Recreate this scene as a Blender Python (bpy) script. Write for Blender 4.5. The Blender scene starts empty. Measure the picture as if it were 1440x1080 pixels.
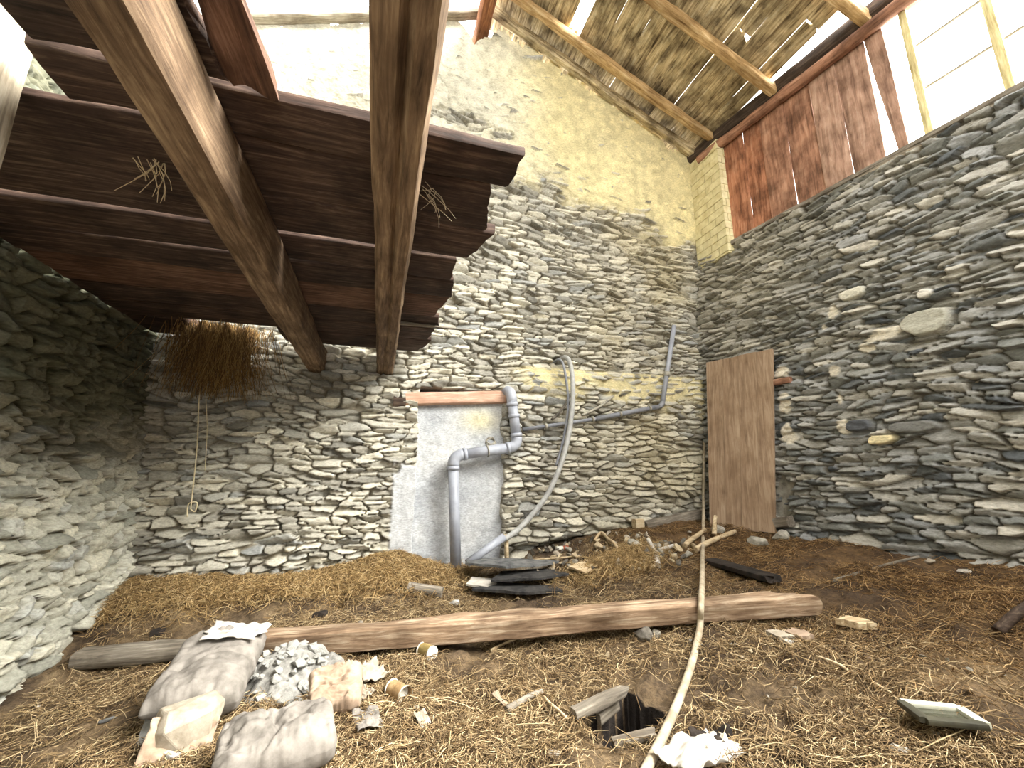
import bpy, bmesh, math, random
import numpy as np
from mathutils import Vector, Matrix, noise as mnoise
rnd = random.Random(7)
S = bpy.context.scene
COL = S.collection

# ------------------------------------------------------------------ camera
F = 600.0; YAW = math.radians(17.0); PIT = math.radians(11.8)
CAM = Vector((0, 0, 1.0))
FW = Vector((math.sin(YAW)*math.cos(PIT), math.cos(YAW)*math.cos(PIT), math.sin(PIT)))
RT = Vector((math.cos(YAW), -math.sin(YAW), 0)); UP = RT.cross(FW)
cam = bpy.data.cameras.new('camera'); co = bpy.data.objects.new('camera', cam); COL.objects.link(co)
cam.sensor_width = 36; cam.lens = 36*F/1440; cam.clip_start = .02
m = Matrix((RT, UP, -FW)).transposed().to_4x4(); m.translation = CAM; co.matrix_world = m
S.camera = co

def ray(x, y): return FW + RT*((x-720)/F) + UP*((540-y)/F)
def onY(x, y, Y=4.4):
    d = ray(x, y); return CAM + d*((Y-CAM.y)/d.y)
def onX(x, y, X):
    d = ray(x, y); return CAM + d*((X-CAM.x)/d.x)
def onZ(x, y, Z):
    d = ray(x, y); return CAM + d*((Z-CAM.z)/d.z)
def rwX(Y, z): return 3.98 + .14*(4.4-Y) + .09*(min(z, 3.75)-3.7)      # inner face of the side wall (splayed, battered)
def onR(x, y, off=0.0):
    d = ray(x, y); t = 4.0
    for _ in range(40):
        p = CAM + d*t; t *= (rwX(p.y, p.z)-off)/p.x
    return CAM + d*t
RS = .47; RX = 1.0; RZ = 6.97                                          # roof pitch and ridge
RL = .405
def roofz(X): return RZ - np.where(np.asarray(X) > RX, RS, RL)*np.abs(np.asarray(X)-RX)
def onRoof(x, y, off=0.0):
    d = ray(x, y); return CAM + d*((RZ-off+RS*RX-CAM.z)/(d.z+RS*d.x))

# ------------------------------------------------------------------ noise helpers
def h32(a, b, s):
    a = a.astype(np.int64); b = b.astype(np.int64)
    n = (a*374761393 + b*668265263 + s*974634777) & 0xffffffff
    n = ((n ^ (n >> 13))*1274126177) & 0xffffffff
    n = ((n ^ (n >> 16))*2246822519) & 0xffffffff
    return ((n ^ (n >> 15)) & 0xffffff)/float(0x1000000)
def vn(x, y, s=0):
    xi = np.floor(x); yi = np.floor(y); fx = x-xi; fy = y-yi
    fx = fx*fx*(3-2*fx); fy = fy*fy*(3-2*fy)
    a = h32(xi, yi, s); b = h32(xi+1, yi, s); c = h32(xi, yi+1, s); d = h32(xi+1, yi+1, s)
    return (a*(1-fx)+b*fx)*(1-fy) + (c*(1-fx)+d*fx)*fy
def fbm(x, y, s=0, o=4):
    r = 0; a = .5; t = 0
    for k in range(o):
        r = r + a*vn(x*2**k, y*2**k, s+k*17); t += a; a *= .5
    return r/t
def sst(a, b, x):
    t = np.clip((x-a)/(b-a), 0, 1); return t*t*(3-2*t)
def vn3(P, f, s=0):
    """cheap 3-D noise in -1..1 for an (n,3) array"""
    x, y, z = P[:, 0]*f, P[:, 1]*f, P[:, 2]*f
    zi = np.floor(z); fz = z-zi; fz = fz*fz*(3-2*fz)
    def lay(k):
        kk = (zi+k).astype(np.int64)
        return vn(x+(kk % 977)*31.7, y+(kk % 1009)*17.3, s)
    return (lay(0)*(1-fz)+lay(1)*fz)*2-1
def lin(c):
    return tuple((v/12.92 if v <= .04045 else ((v+.055)/1.055)**2.4) for v in [k/255 for k in c])

# ------------------------------------------------------------------ mesh helpers
def tag(o, label=None, cat=None, group=None, kind=None):
    if label: o['label'] = label
    if cat: o['category'] = cat
    if group: o['group'] = group
    if kind: o['kind'] = kind
    return o
def new_obj(name, me, mat=None, parent=None):
    o = bpy.data.objects.new(name, me); COL.objects.link(o)
    if mat is not None: me.materials.append(mat)
    if parent is not None: o.parent = parent
    return o
def empty(name, loc=(0, 0, 0)):
    o = bpy.data.objects.new(name, None); COL.objects.link(o); o.location = loc; o.empty_display_size = .1; return o
def child_of(o, p):
    """parent o to p keeping o where it stands"""
    bpy.context.view_layer.update()
    mw = o.matrix_world.copy(); o.parent = p; o.matrix_parent_inverse = p.matrix_world.inverted(); o.matrix_world = mw; return o
def mesh_np(name, V, Fq, col=None, smooth=True):
    """V (n,3); Fq (m,k) faces with k corners; col (n,3) linear albedo"""
    me = bpy.data.meshes.new(name); k = Fq.shape[1]
    me.vertices.add(len(V)); me.vertices.foreach_set('co', np.asarray(V, np.float32).ravel())
    me.loops.add(Fq.size); me.loops.foreach_set('vertex_index', np.asarray(Fq, np.int32).ravel())
    me.polygons.add(len(Fq)); me.polygons.foreach_set('loop_start', np.arange(0, Fq.size, k, dtype=np.int32))
    me.polygons.foreach_set('loop_total', np.full(len(Fq), k, np.int32))
    me.update(calc_edges=True)
    if col is not None:
        a = me.color_attributes.new('albedo', 'FLOAT_COLOR', 'POINT')
        c = np.ones((len(V), 4), np.float32); c[:, :3] = col; a.data.foreach_set('color', c.ravel())
    me.polygons.foreach_set('use_smooth', np.full(len(Fq), smooth, bool))
    return me
def grid_faces(H, W, keep=None, flip=False):
    i = np.arange(H-1)[:, None]*W + np.arange(W-1)[None, :]
    f = np.stack([i, i+1, i+W+1, i+W], -1)
    if flip: f = f[..., ::-1]
    if keep is not None: return f[keep]
    return f.reshape(-1, 4)
def basis(p0, p1, up=(0, 0, 1)):
    x = (Vector(p1)-Vector(p0)).normalized(); u = Vector(up)
    y = u.cross(x)
    if y.length < 1e-4: y = Vector((0, 1, 0)).cross(x)
    y.normalize(); z = x.cross(y)
    mm = Matrix((x, y, z)).transposed().to_4x4(); mm.translation = Vector(p0); return mm
def timber(name, p0, p1, w, h, mat, seed=0, amp=.006, sag=0, bend=0, taper=1.0, sl0=0, sl1=0, up=(0, 0, 1), e=7, crack=0.0, rag=0.0, step=.03, twist=0.0, M=28, parent=None, chunk=None):
    """a hewn timber or plank: long axis local X, width Y, height Z"""
    L = (Vector(p1)-Vector(p0)).length; n = max(3, int(L/step)+1)
    t = np.linspace(0, 1, n); th = np.linspace(0, 2*math.pi, M, endpoint=False)+.01
    c, s = np.cos(th), np.sin(th)
    r = 1/(np.abs(c)**e+np.abs(s)**e)**(1/e); cy, cz = c*r, s*r
    k = 1+(taper-1)*t
    X = np.repeat((t*L)[:, None], M, 1); Y = k[:, None]*w/2*cy[None]; Z = k[:, None]*h/2*cz[None]
    if twist:
        a = (twist*(t-.5))[:, None]; Y, Z = Y*np.cos(a)-Z*np.sin(a), Y*np.sin(a)+Z*np.cos(a)
    X = X + sl0*Y*(1-t)[:, None]**6 + sl1*Y*(t**6)[:, None]
    P = np.stack([X, Y, Z], -1).reshape(-1, 3)
    Q = P*np.array([.35, 1, 1]) + seed*3.77 + 50
    d = vn3(Q, 6, seed)*.55 + vn3(Q, 16, seed+5)*.3 + vn3(Q*np.array([.5, 1, 1]), 45, seed+9)*.15
    nr = np.stack([np.zeros_like(X), np.sign(Y)*np.abs(cy)[None]**2, np.sign(Z)*np.abs(cz)[None]**2], -1).reshape(-1, 3)
    P = P + nr*(d*amp*2)[:, None]
    if rag:
        rg = vn3(np.stack([P[:, 1]*9+seed, P[:, 2]*3, P[:, 1]*0+seed], -1), 3, seed+21)
        tt = np.repeat(t, M)
        P[:, 0] += rg*rag*tt**8
    if chunk:                                            # (t, side, depth, length): a bite out of one long edge
        for (ct, sd, dp, cl) in chunk:
            g = np.exp(-((np.repeat(t, M)-ct)*L/cl)**2)*(np.sign(P[:, 1]) == sd)
            P[:, 1] -= sd*g*dp
    if crack:                                            # a drying check along the lower face
        off = (vn(t*3+seed, t*0, seed)-.5)*w*.35
        g = np.exp(-((P[:, 1]-np.repeat(off, M))/(.012))**2)*(P[:, 2] < 0)
        P[:, 2] += g*crack
    tt = np.repeat(t, M)
    P[:, 2] -= sag*4*tt*(1-tt); P[:, 1] += bend*4*tt*(1-tt)
    F_ = []
    i = np.arange(n-1)[:, None]*M; j = np.arange(M)[None]; j2 = (j+1) % M
    q = np.stack([i+j, i+M+j, i+M+j2, i+j2], -1).reshape(-1, 4)
    q = q[:, ::-1]
    c0, c1 = len(P), len(P)+1
    P = np.vstack([P, P[:M].mean(0), P[-M:].mean(0)])
    a = np.arange(M); b = (a+1) % M
    cap0 = np.stack([np.full(M, c0), b, a, a], -1); cap1 = np.stack([np.full(M, c1), (n-1)*M+a, (n-1)*M+b, (n-1)*M+b], -1)
    bm = bmesh.new(); vs = [bm.verts.new(v) for v in P]
    for f in q: bm.faces.new([vs[v] for v in f])
    for f in np.vstack([cap0[:, :3], cap1[:, :3]]): bm.faces.new([vs[v] for v in f])
    bmesh.ops.recalc_face_normals(bm, faces=bm.faces)
    for f in bm.faces: f.smooth = len(f.verts) == 4
    for ed in bm.edges:
        if len(ed.link_faces) == 2 and ed.calc_face_angle() > .7: ed.smooth = False
    me = bpy.data.meshes.new(name); bm.to_mesh(me); bm.free()
    o = new_obj(name, me, mat); o.matrix_world = basis(p0, p1, up)
    if parent is not None: child_of(o, parent)
    return o
def smooth_path(pts, n=8):
    pts = [Vector(p) for p in pts]; out = []
    for i in range(len(pts)-1):
        a = pts[max(i-1, 0)]; b = pts[i]; c = pts[i+1]; d = pts[min(i+2, len(pts)-1)]
        for k in range(n):
            t = k/n
            out.append(.5*((2*b)+(c-a)*t+(2*a-5*b+4*c-d)*t*t+(3*b-a-3*c+d)*t**3))
    out.append(pts[-1]); return out
def tube_bm(bm, path, r, seg=12, cap=True):
    path = [Vector(p) for p in path]; rings = []; up = None
    for i, p in enumerate(path):
        d = (path[min(i+1, len(path)-1)]-path[max(i-1, 0)]).normalized()
        if up is None:
            up = Vector((0, 0, 1)) if abs(d.z) < .9 else Vector((0, 1, 0))
        x = up.cross(d).normalized(); up = d.cross(x).normalized()
        rr = r(i/(len(path)-1)) if callable(r) else r
        rings.append([bm.verts.new(p+(x*math.cos(a)+up*math.sin(a))*rr) for a in [2*math.pi*k/seg for k in range(seg)]])
    for a, b in zip(rings, rings[1:]):
        for k in range(seg):
            f = bm.faces.new((a[k], a[(k+1) % seg], b[(k+1) % seg], b[k])); f.smooth = True
    if cap:
        bm.faces.new(rings[0][::-1]); bm.faces.new(rings[-1])
def from_bm(name, bm, mat, parent=None, recalc=True):
    if recalc: bmesh.ops.recalc_face_normals(bm, faces=bm.faces)
    me = bpy.data.meshes.new(name); bm.to_mesh(me); bm.free(); return new_obj(name, me, mat, parent)
def tube(name, path, r, mat, seg=12, parent=None):
    bm = bmesh.new(); tube_bm(bm, path, r, seg); o = from_bm(name, bm, mat)
    c = sum((Vector(p) for p in path), Vector())/len(path)
    o.data.transform(Matrix.Translation(-c)); o.location = c
    if parent is not None: child_of(o, parent)
    return o
def rock_mesh(name, sx, sy, sz, seed, n=26, flat=.0):
    R = random.Random(seed); bm = bmesh.new()
    for _ in range(n):
        v = Vector((R.gauss(0, 1), R.gauss(0, 1), R.gauss(0, 1))).normalized()*R.uniform(.82, 1.05)
        bm.verts.new((v.x*sx, v.y*sy, max(-.75, min(.75, v.z))*sz))
    r = bmesh.ops.convex_hull(bm, input=bm.verts)
    bmesh.ops.delete(bm, geom=[g for g in r['geom_interior'] if isinstance(g, bmesh.types.BMVert)], context='VERTS')
    bmesh.ops.dissolve_limit(bm, angle_limit=.22, verts=bm.verts, edges=bm.edges)
    try: bmesh.ops.bevel(bm, geom=list(bm.edges), offset=min(sx, sy, sz)*.07, segments=1, affect='EDGES', clamp_overlap=True)
    except Exception: pass
    me = bpy.data.meshes.new(name); bm.to_mesh(me); bm.free(); return me
def rock(name, p, sx, sy, sz, seed, mat, rz=None, tilt=.25, sink=.35):
    o = new_obj(name, rock_mesh(name, sx, sy, sz, seed), mat)
    R = random.Random(seed+1)
    o.location = Vector(p)+Vector((0, 0, sz*(.75-sink)))
    o.rotation_euler = (R.uniform(-tilt, tilt), R.uniform(-tilt, tilt), R.uniform(0, 6.28) if rz is None else rz); return o
def slab(name, pts, z0, th, mat, seed=0, amp=.004, tilt=(0, 0)):
    """an irregular flat piece from a ground outline (world x,y), with real thickness"""
    cx = sum(p[0] for p in pts)/len(pts); cy = sum(p[1] for p in pts)/len(pts)
    R = random.Random(seed); out = []
    for i in range(len(pts)):
        a, b = Vector((pts[i][0]-cx, pts[i][1]-cy)), Vector((pts[(i+1) % len(pts)][0]-cx, pts[(i+1) % len(pts)][1]-cy))
        for k in range(5):
            q = a.lerp(b, k/5)
            out.append(q+Vector((R.uniform(-1, 1), R.uniform(-1, 1)))*amp*(1 if k else .3))
    bm = bmesh.new()
    f = bm.faces.new([bm.verts.new((q.x, q.y, q.x*tilt[0]+q.y*tilt[1])) for q in out])
    r = bmesh.ops.extrude_face_region(bm, geom=[f])
    for v in [g for g in r['geom'] if isinstance(g, bmesh.types.BMVert)]: v.co.z += th+R.uniform(-.1, .1)*th
    o = from_bm(name, bm, mat); o.location = (cx, cy, z0); return o
def sack_mesh(name, L, W, H, seed, ex=9, wr=.016, nu=60, nv=44, open_end=0.0):
    u = np.linspace(-1, 1, nu); v = np.linspace(-1, 1, nv); U, V = np.meshgrid(u, v)
    prof = ((1-np.abs(U)**ex)*(1-np.abs(V)**4)).clip(0)**.36
    Ls = []
    for sgn in (1, -1):
        x = U*L/2*(1-.05*(np.abs(V)**2)*0) ; y = V*W/2*(1-.10*(1-np.abs(U)**8)*0 - .06*np.abs(U)**6)
        nz = (fbm(U*2.2+seed, V*1.8+seed*3, seed+sgn, 4)-.5)
        wk = np.abs(fbm(U*5+seed*2+sgn, V*1.3+seed, seed+7, 3)-.5)
        z = sgn*H/2*prof*(1+.5*nz) - wk*wr*2.2*prof*sgn + nz*.02
        z = z - sgn*np.abs(U)**3*np.abs(fbm(V*7+seed, U*1.2, seed+13, 2)-.5)*.06*prof - sgn*.014*np.exp(-((U-.15*np.sin(V*3+seed)+.1)/.05)**2)*prof
        x = x + (fbm(V*3+seed, U*1.5, seed+3, 3)-.5)*.03; y = y + (fbm(U*3+seed, V*1.5, seed+4, 3)-.5)*.03
        Ls.append(np.stack([x, y, z], -1).reshape(-1, 3))
    rim = (np.abs(U) > .999) | (np.abs(V) > .999); rim = rim.ravel()
    Ls[1][rim] = Ls[0][rim] - np.array([0, 0, .002])
    P = np.vstack(Ls); f0 = grid_faces(nv, nu); f1 = grid_faces(nv, nu, flip=True)+nu*nv
    # close the rim
    ij = np.arange(nu*nv).reshape(nv, nu); loop = np.concatenate([ij[0, :], ij[1:, -1], ij[-1, -2::-1], ij[-2:0:-1, 0]])
    nx = np.roll(loop, -1); f2 = np.stack([loop, loop+nu*nv, nx+nu*nv, nx], -1)
    return mesh_np(name, P, np.vstack([f0, f1, f2]))
def sheet_mesh(name, L, W, seed, amp=.04, th=.004, n=26, rag=.035, freq=2.5):
    u = np.linspace(-.5, .5, n); U, V = np.meshgrid(u, u)
    z = (fbm(U*freq+seed, V*freq+seed*2, seed, 3)-.5)*2*amp + np.abs(fbm(U*5+seed, V*4, seed+8, 3)-.5)*amp
    x = U*L*(1+rag*2*(vn(V*7+seed, V*0, seed+1)-.5)); y = V*W*(1+rag*2*(vn(U*7+seed, U*0, seed+2)-.5))
    P = np.stack([x, y, z], -1).reshape(-1, 3); N = n*n
    ij = np.arange(N).reshape(n, n); loop = np.concatenate([ij[0, :], ij[1:, -1], ij[-1, -2::-1], ij[-2:0:-1, 0]])
    nx = np.roll(loop, -1)
    f = np.vstack([grid_faces(n, n), grid_faces(n, n, flip=True)+N, np.stack([loop, loop+N, nx+N, nx], -1)])
    return mesh_np(name, np.vstack([P, P-np.array([0, 0, th])]), f)

# ------------------------------------------------------------------ materials
def nmat(name):
    mt = bpy.data.materials.new(name); mt.use_nodes = True; nt = mt.node_tree
    for n in list(nt.nodes): nt.nodes.remove(n)
    out = nt.nodes.new('ShaderNodeOutputMaterial'); b = nt.nodes.new('ShaderNodeBsdfPrincipled')
    nt.links.new(b.outputs[0], out.inputs[0]); b.inputs['Roughness'].default_value = .85
    b.inputs['Specular IOR Level'].default_value = .25
    return mt, nt, b
def N(nt, t, **kw):
    n = nt.nodes.new(t)
    for k, v in kw.items():
        if k in n.inputs: n.inputs[k].default_value = v
        else: setattr(n, k, v)
    return n
def ramp(nt, stops):
    r = nt.nodes.new('ShaderNodeValToRGB'); e = r.color_ramp.elements
    e[0].position = stops[0][0]; e[0].color = (*stops[0][1], 1); e[1].position = stops[-1][0]; e[1].color = (*stops[-1][1], 1)
    for p, c in stops[1:-1]:
        x = e.new(p); x.color = (*c, 1)
    return r
def wood(name, dark, mid, light, sc=(1.3, 16, 16), rough=.8, bump=.5, blot=.5):
    mt, nt, b = nmat(name); L = nt.links.new
    tc = N(nt, 'ShaderNodeTexCoord'); oi = N(nt, 'ShaderNodeObjectInfo')
    add = N(nt, 'ShaderNodeVectorMath', operation='ADD'); mul = N(nt, 'ShaderNodeVectorMath', operation='SCALE'); mul.inputs['Scale'].default_value = 37.
    cmb = N(nt, 'ShaderNodeCombineXYZ')
    for i in range(3): L(oi.outputs['Random'], cmb.inputs[i])
    L(cmb.outputs[0], mul.inputs[0]); L(tc.outputs['Object'], add.inputs[0]); L(mul.outputs[0], add.inputs[1])
    mp = N(nt, 'ShaderNodeMapping'); mp.inputs['Scale'].default_value = sc; L(add.outputs[0], mp.inputs[0])
    n1 = N(nt, 'ShaderNodeTexNoise', Scale=3., Detail=8., Roughness=.65, Distortion=.6); L(mp.outputs[0], n1.inputs['Vector'])
    n2 = N(nt, 'ShaderNodeTexNoise', Scale=4., Detail=4., Roughness=.6); L(add.outputs[0], n2.inputs['Vector'])
    r1 = ramp(nt, [(.3, dark), (.52, mid), (.72, light)]); L(n1.outputs[0], r1.inputs[0])
    r2 = ramp(nt, [(.35, tuple(v*blot for v in (1, .95, .9))), (.6, (1, 1, 1))]); L(n2.outputs[0], r2.inputs[0])
    mx = N(nt, 'ShaderNodeMix', data_type='RGBA', blend_type='MULTIPLY'); mx.inputs[0].default_value = 1
    L(r1.outputs[0], mx.inputs[6]); L(r2.outputs[0], mx.inputs[7]); L(mx.outputs[2], b.inputs['Base Color'])
    bp = N(nt, 'ShaderNodeBump', Strength=bump, Distance=.006); L(n1.outputs[0], bp.inputs['Height']); L(bp.outputs[0], b.inputs['Normal'])
    b.inputs['Roughness'].default_value = rough
    return mt
def attr_mat(name, sc=40, stretch=(1, 1, 1), lo=.6, hi=1.25, bump=.4, rough=.9, dist=.006):
    """albedo from the mesh's own per-stone / per-strand colour with a procedural grain on it"""
    mt, nt, b = nmat(name); L = nt.links.new
    at = N(nt, 'ShaderNodeAttribute', attribute_name='albedo'); tc = N(nt, 'ShaderNodeTexCoord')
    mp = N(nt, 'ShaderNodeMapping'); mp.inputs['Scale'].default_value = stretch; L(tc.outputs['Object'], mp.inputs[0])
    n1 = N(nt, 'ShaderNodeTexNoise', Scale=sc, Detail=6., Roughness=.65); L(mp.outputs[0], n1.inputs['Vector'])
    r = ramp(nt, [(.3, (lo,)*3), (.7, (hi,)*3)]); L(n1.outputs[0], r.inputs[0])
    mx = N(nt, 'ShaderNodeMix', data_type='RGBA', blend_type='MULTIPLY'); mx.inputs[0].default_value = 1
    L(at.outputs['Color'], mx.inputs[6]); L(r.outputs[0], mx.inputs[7]); L(mx.outputs[2], b.inputs['Base Color'])
    if bump:
        bp = N(nt, 'ShaderNodeBump', Strength=bump, Distance=dist); L(n1.outputs[0], bp.inputs['Height']); L(bp.outputs[0], b.inputs['Normal'])
    b.inputs['Roughness'].default_value = rough
    return mt
def speck(name, c1, c2, sc=20, rough=.8, bump=.3, spec=.25, det=6, dist=.006, lohi=(.35, .65)):
    mt, nt, b = nmat(name); L = nt.links.new
    tc = N(nt, 'ShaderNodeTexCoord'); n1 = N(nt, 'ShaderNodeTexNoise', Scale=sc, Detail=det, Roughness=.65); L(tc.outputs['Object'], n1.inputs['Vector'])
    r = ramp(nt, [(lohi[0], c1), (lohi[1], c2)]); L(n1.outputs[0], r.inputs[0]); L(r.outputs[0], b.inputs['Base Color'])
    bp = N(nt, 'ShaderNodeBump', Strength=bump, Distance=dist); L(n1.outputs[0], bp.inputs['Height']); L(bp.outputs[0], b.inputs['Normal'])
    b.inputs['Roughness'].default_value = rough; b.inputs['Specular IOR Level'].default_value = spec
    return mt
W_joist = wood('joist_wood', lin((74, 58, 44)), lin((128, 106, 84)), lin((172, 150, 122)), blot=.55)
W_post = wood('post_wood', lin((120, 110, 95)), lin((185, 175, 155)), lin((220, 212, 195)), blot=.6)
W_loft = wood('loft_wood', lin((38, 29, 25)), lin((76, 59, 51)), lin((124, 104, 90)), blot=.4)
W_loftr = wood('loft_wood_reddish', lin((56, 40, 31)), lin((108, 80, 65)), lin((150, 120, 102)), blot=.5)
W_roof = wood('roof_wood', lin((80, 60, 40)), lin((204, 184, 144)), lin((240, 230, 200)), sc=(1.2, 12, 12), blot=.26)
W_rafter = wood('rafter_wood', lin((128, 96, 58)), lin((196, 164, 116)), lin((226, 204, 164)), blot=.6)
W_red = wood('red_wood', lin((92, 56, 34)), lin((152, 100, 66)), lin((186, 138, 98)), blot=.5)
W_clad = wood('cladding_wood', lin((96, 66, 50)), lin((166, 122, 98)), lin((196, 156, 130)), sc=(.9, 9, 9), blot=.4)
W_dark = wood('dark_wood', lin((38, 30, 25)), lin((74, 60, 50)), lin((110, 94, 80)), blot=.5)
W_log = wood('log_wood', lin((92, 70, 52)), lin((150, 126, 102)), lin((204, 188, 164)), blot=.5)
W_grey = wood('grey_wood', lin((78, 72, 64)), lin((128, 120, 108)), lin((168, 160, 146)), blot=.6)
W_panel = wood('panel_wood', lin((122, 100, 80)), lin((158, 134, 110)), lin((180, 158, 134)), sc=(.8, 9, 9), blot=.75, bump=.25)
W_pale = wood('pale_wood', lin((150, 128, 96)), lin((200, 180, 146)), lin((228, 214, 186)), blot=.75)
M_stone = attr_mat('stone', 38, (1, 1, 2.4), .66, 1.24, .5)
M_floor = attr_mat('hay_floor', 55, (1, 1, 1), .45, 1.35, .8, dist=.012)
M_straw = attr_mat('straw', 30, (1, 1, 1), .8, 1.15, 0, .7)
M_plaster = speck('plaster', lin((168, 170, 168)), lin((208, 208, 202)), 14, .9, .4)
M_brick = None
M_pvc = speck('grey_plastic', lin((142, 146, 156)), lin((164, 168, 178)), 6, .42, .05, .5)
M_pvcd = speck('grey_plastic_dark', lin((112, 115, 122)), lin((140, 142, 148)), 8, .5, .1, .4)
M_hose = speck('hose_plastic', lin((140, 140, 138)), lin((176, 176, 172)), 12, .5, .1, .4)
M_iron = speck('old_pipe', lin((120, 118, 110)), lin((184, 178, 162)), 22, .7, .2)
M_cable = speck('cable', lin((142, 128, 106)), lin((186, 174, 152)), 16, .6, .1)
M_sack = speck('sack_paper', lin((96, 91, 85)), lin((140, 134, 127)), 9, .85, .35)
M_sackb = speck('sack_paper_tan', lin((128, 108, 90)), lin((172, 152, 132)), 8, .85, .3)
M_cem = speck('cement', lin((122, 122, 118)), lin((172, 170, 164)), 16, .95, .6)
M_dust = speck('cement_dust', lin((96, 94, 90)), lin((150, 148, 142)), 26, .95, .8)
M_cemw = speck('white_cement', lin((132, 122, 106)), lin((176, 166, 150)), 12, .95, .5)
M_slate = speck('slate', lin((58, 60, 62)), lin((120, 120, 118)), 12, .7, .6)
M_tar = speck('tar_sheet', lin((30, 30, 32)), lin((70, 68, 66)), 18, .7, .5)
M_rock = speck('rock', lin((120, 116, 106)), lin((176, 170, 156)), 14, .9, .7)
M_rockd = speck('dark_rock', lin((66, 62, 56)), lin((120, 114, 104)), 14, .9, .7)
M_paper = speck('paper', lin((158, 152, 142)), lin((196, 190, 180)), 10, .9, .2)
M_tin = speck('rusty_tin', lin((112, 84, 52)), lin((176, 150, 110)), 24, .6, .2, .4)
M_tinw = speck('tin_white', lin((196, 192, 180)), lin((232, 228, 216)), 14, .5, .1, .4)
M_tiny = speck('tin_yellow', lin((92, 80, 48)), lin((150, 130, 80)), 18, .55, .1, .4)
M_red = speck('red_plastic', lin((150, 70, 52)), lin((190, 108, 84)), 18, .6, .1, .3)
M_char = speck('charred', lin((20, 17, 15)), lin((52, 44, 38)), 16, .9, .5)
M_string = speck('string', lin((190, 176, 140)), lin((220, 208, 176)), 20, .9, .1)

# ------------------------------------------------------------------ rubble masonry as real relief
def rubble(U, V, w, h, seed, drop=.22, warp=.035, p=2.6, jit=.85):
    """coursed rubble: per-point joint profile, stone id random numbers and offset from the stone's heart"""
    U = U + (fbm(U*5, V*9, seed+100, 3)-.5)*warp*2 + (fbm(U*.8, V*.8, seed+120, 2)-.5)*.12
    V = V + (fbm(U*4, V*7, seed+101, 3)-.5)*warp*1.1 + (fbm(U*.9, V*.7, seed+121, 2)-.5)*.25
    V = V + .25*h*np.sin(V*3.1+seed)                                            # courses of unequal height
    cu, cv = U/w, V/h; j0 = np.floor(cv)
    F1 = np.full(U.shape, 9e9); F2 = F1.copy(); R1 = np.zeros(U.shape); R2 = R1.copy(); R3 = R1.copy(); DU = R1.copy(); DV = R1.copy()
    for dj in (-2, -1, 0, 1, 2):
        j = j0+dj; off = h32(j, j*0, seed+1); i0 = np.floor(cu-off)
        for di in (-2, -1, 0, 1, 2):
            i = i0+di
            r1 = h32(i, j, seed+2); r2 = h32(i, j, seed+3); r3 = h32(i, j, seed+4); r4 = h32(i, j, seed+5)
            du = cu-(i+off+.5+jit*(r1-.5)); dv = cv-(j+.5+.5*(r2-.5))
            d = (np.abs(du)**p+np.abs(dv)**p)**(1/p)/(.75+.7*r3)
            d = np.where(r4 < drop, 9e9, d)
            new = d < F1
            F2 = np.where(new, F1, np.minimum(F2, d)); F1 = np.where(new, d, F1)
            R1 = np.where(new, r1, R1); R2 = np.where(new, h32(i, j, seed+6), R2); R3 = np.where(new, h32(i, j, seed+7), R3)
            DU = np.where(new, du, DU); DV = np.where(new, dv, DV)
    return F2-F1, R1, R2, R3, DU, DV
def stone_height(U, V, w, h, seed, depth=.045, prot=.035, **k):
    E, r1, r2, r3, du, dv = rubble(U, V, w, h, seed, **k)
    jw = .07+.16*vn(U*3, V*5, seed+31)
    prof = sst(.0, 1, E/jw)
    z = -depth*(1-prof) + prof*((r1-.5)*prot + (r2-.5)*.05*du*2 + (r3-.6)*.05*dv*2 - .008*(np.abs(dv)*1.4)**3)
    z = z + (fbm(U*8, V*30, seed+41, 4)-.5)*.024 + (fbm(U*26, V*60, seed+43, 2)-.5)*.010
    return z, prof, r1, r2, r3
def mixc(c, c2, t):
    return c*(1-t[..., None]) + np.array(c2)*t[..., None]
def pal(r, cols):
    cols = np.array(cols); x = r*(len(cols)-1); i = np.clip(np.floor(x).astype(int), 0, len(cols)-2); f = (x-i)[..., None]
    return cols[i]*(1-f)+cols[i+1]*f
def blobmask(U, V, blobs, seed, soft=.35):
    mk = np.zeros(U.shape)
    nu = (fbm(U*9, V*9, seed, 3)-.5)*1.5
    for (a, b, ra, rb) in blobs:
        d = np.sqrt(((U-a)/ra)**2+((V-b)/rb)**2)+nu
        mk = np.maximum(mk, 1-sst(1-soft, 1, d))
    return mk
G = lin

# ---- gable wall (far end)
du_ = .0088
Xs = np.arange(-1.98, 4.16, du_); Zs = np.arange(-.25, 7.0, du_)
X, Z = np.meshgrid(Xs, Zs)
hs, prof, r1, r2, r3 = stone_height(X, Z, .17, .048, 11, depth=.055, prot=.042, warp=.03)
lowleft = (1-sst(-.1, .35, X))*(1-sst(1.9, 2.1, Z))
stone_c = pal(r2, [G((118, 116, 108)), G((158, 154, 142)), G((186, 182, 168)), G((204, 198, 180)), G((150, 152, 150))])
stone_c = mixc(stone_c, G((196, 182, 140)), .45*sst(1.6, 3.2, X)*sst(.2, .8, fbm(X*2, Z*2, 5, 3)))
joint_c = pal(np.clip(fbm(X*3, Z*3, 61, 3), 0, 1), [G((92, 84, 70)), G((150, 142, 124))])
c = joint_c*(1-prof[..., None]) + stone_c*prof[..., None]
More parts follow.
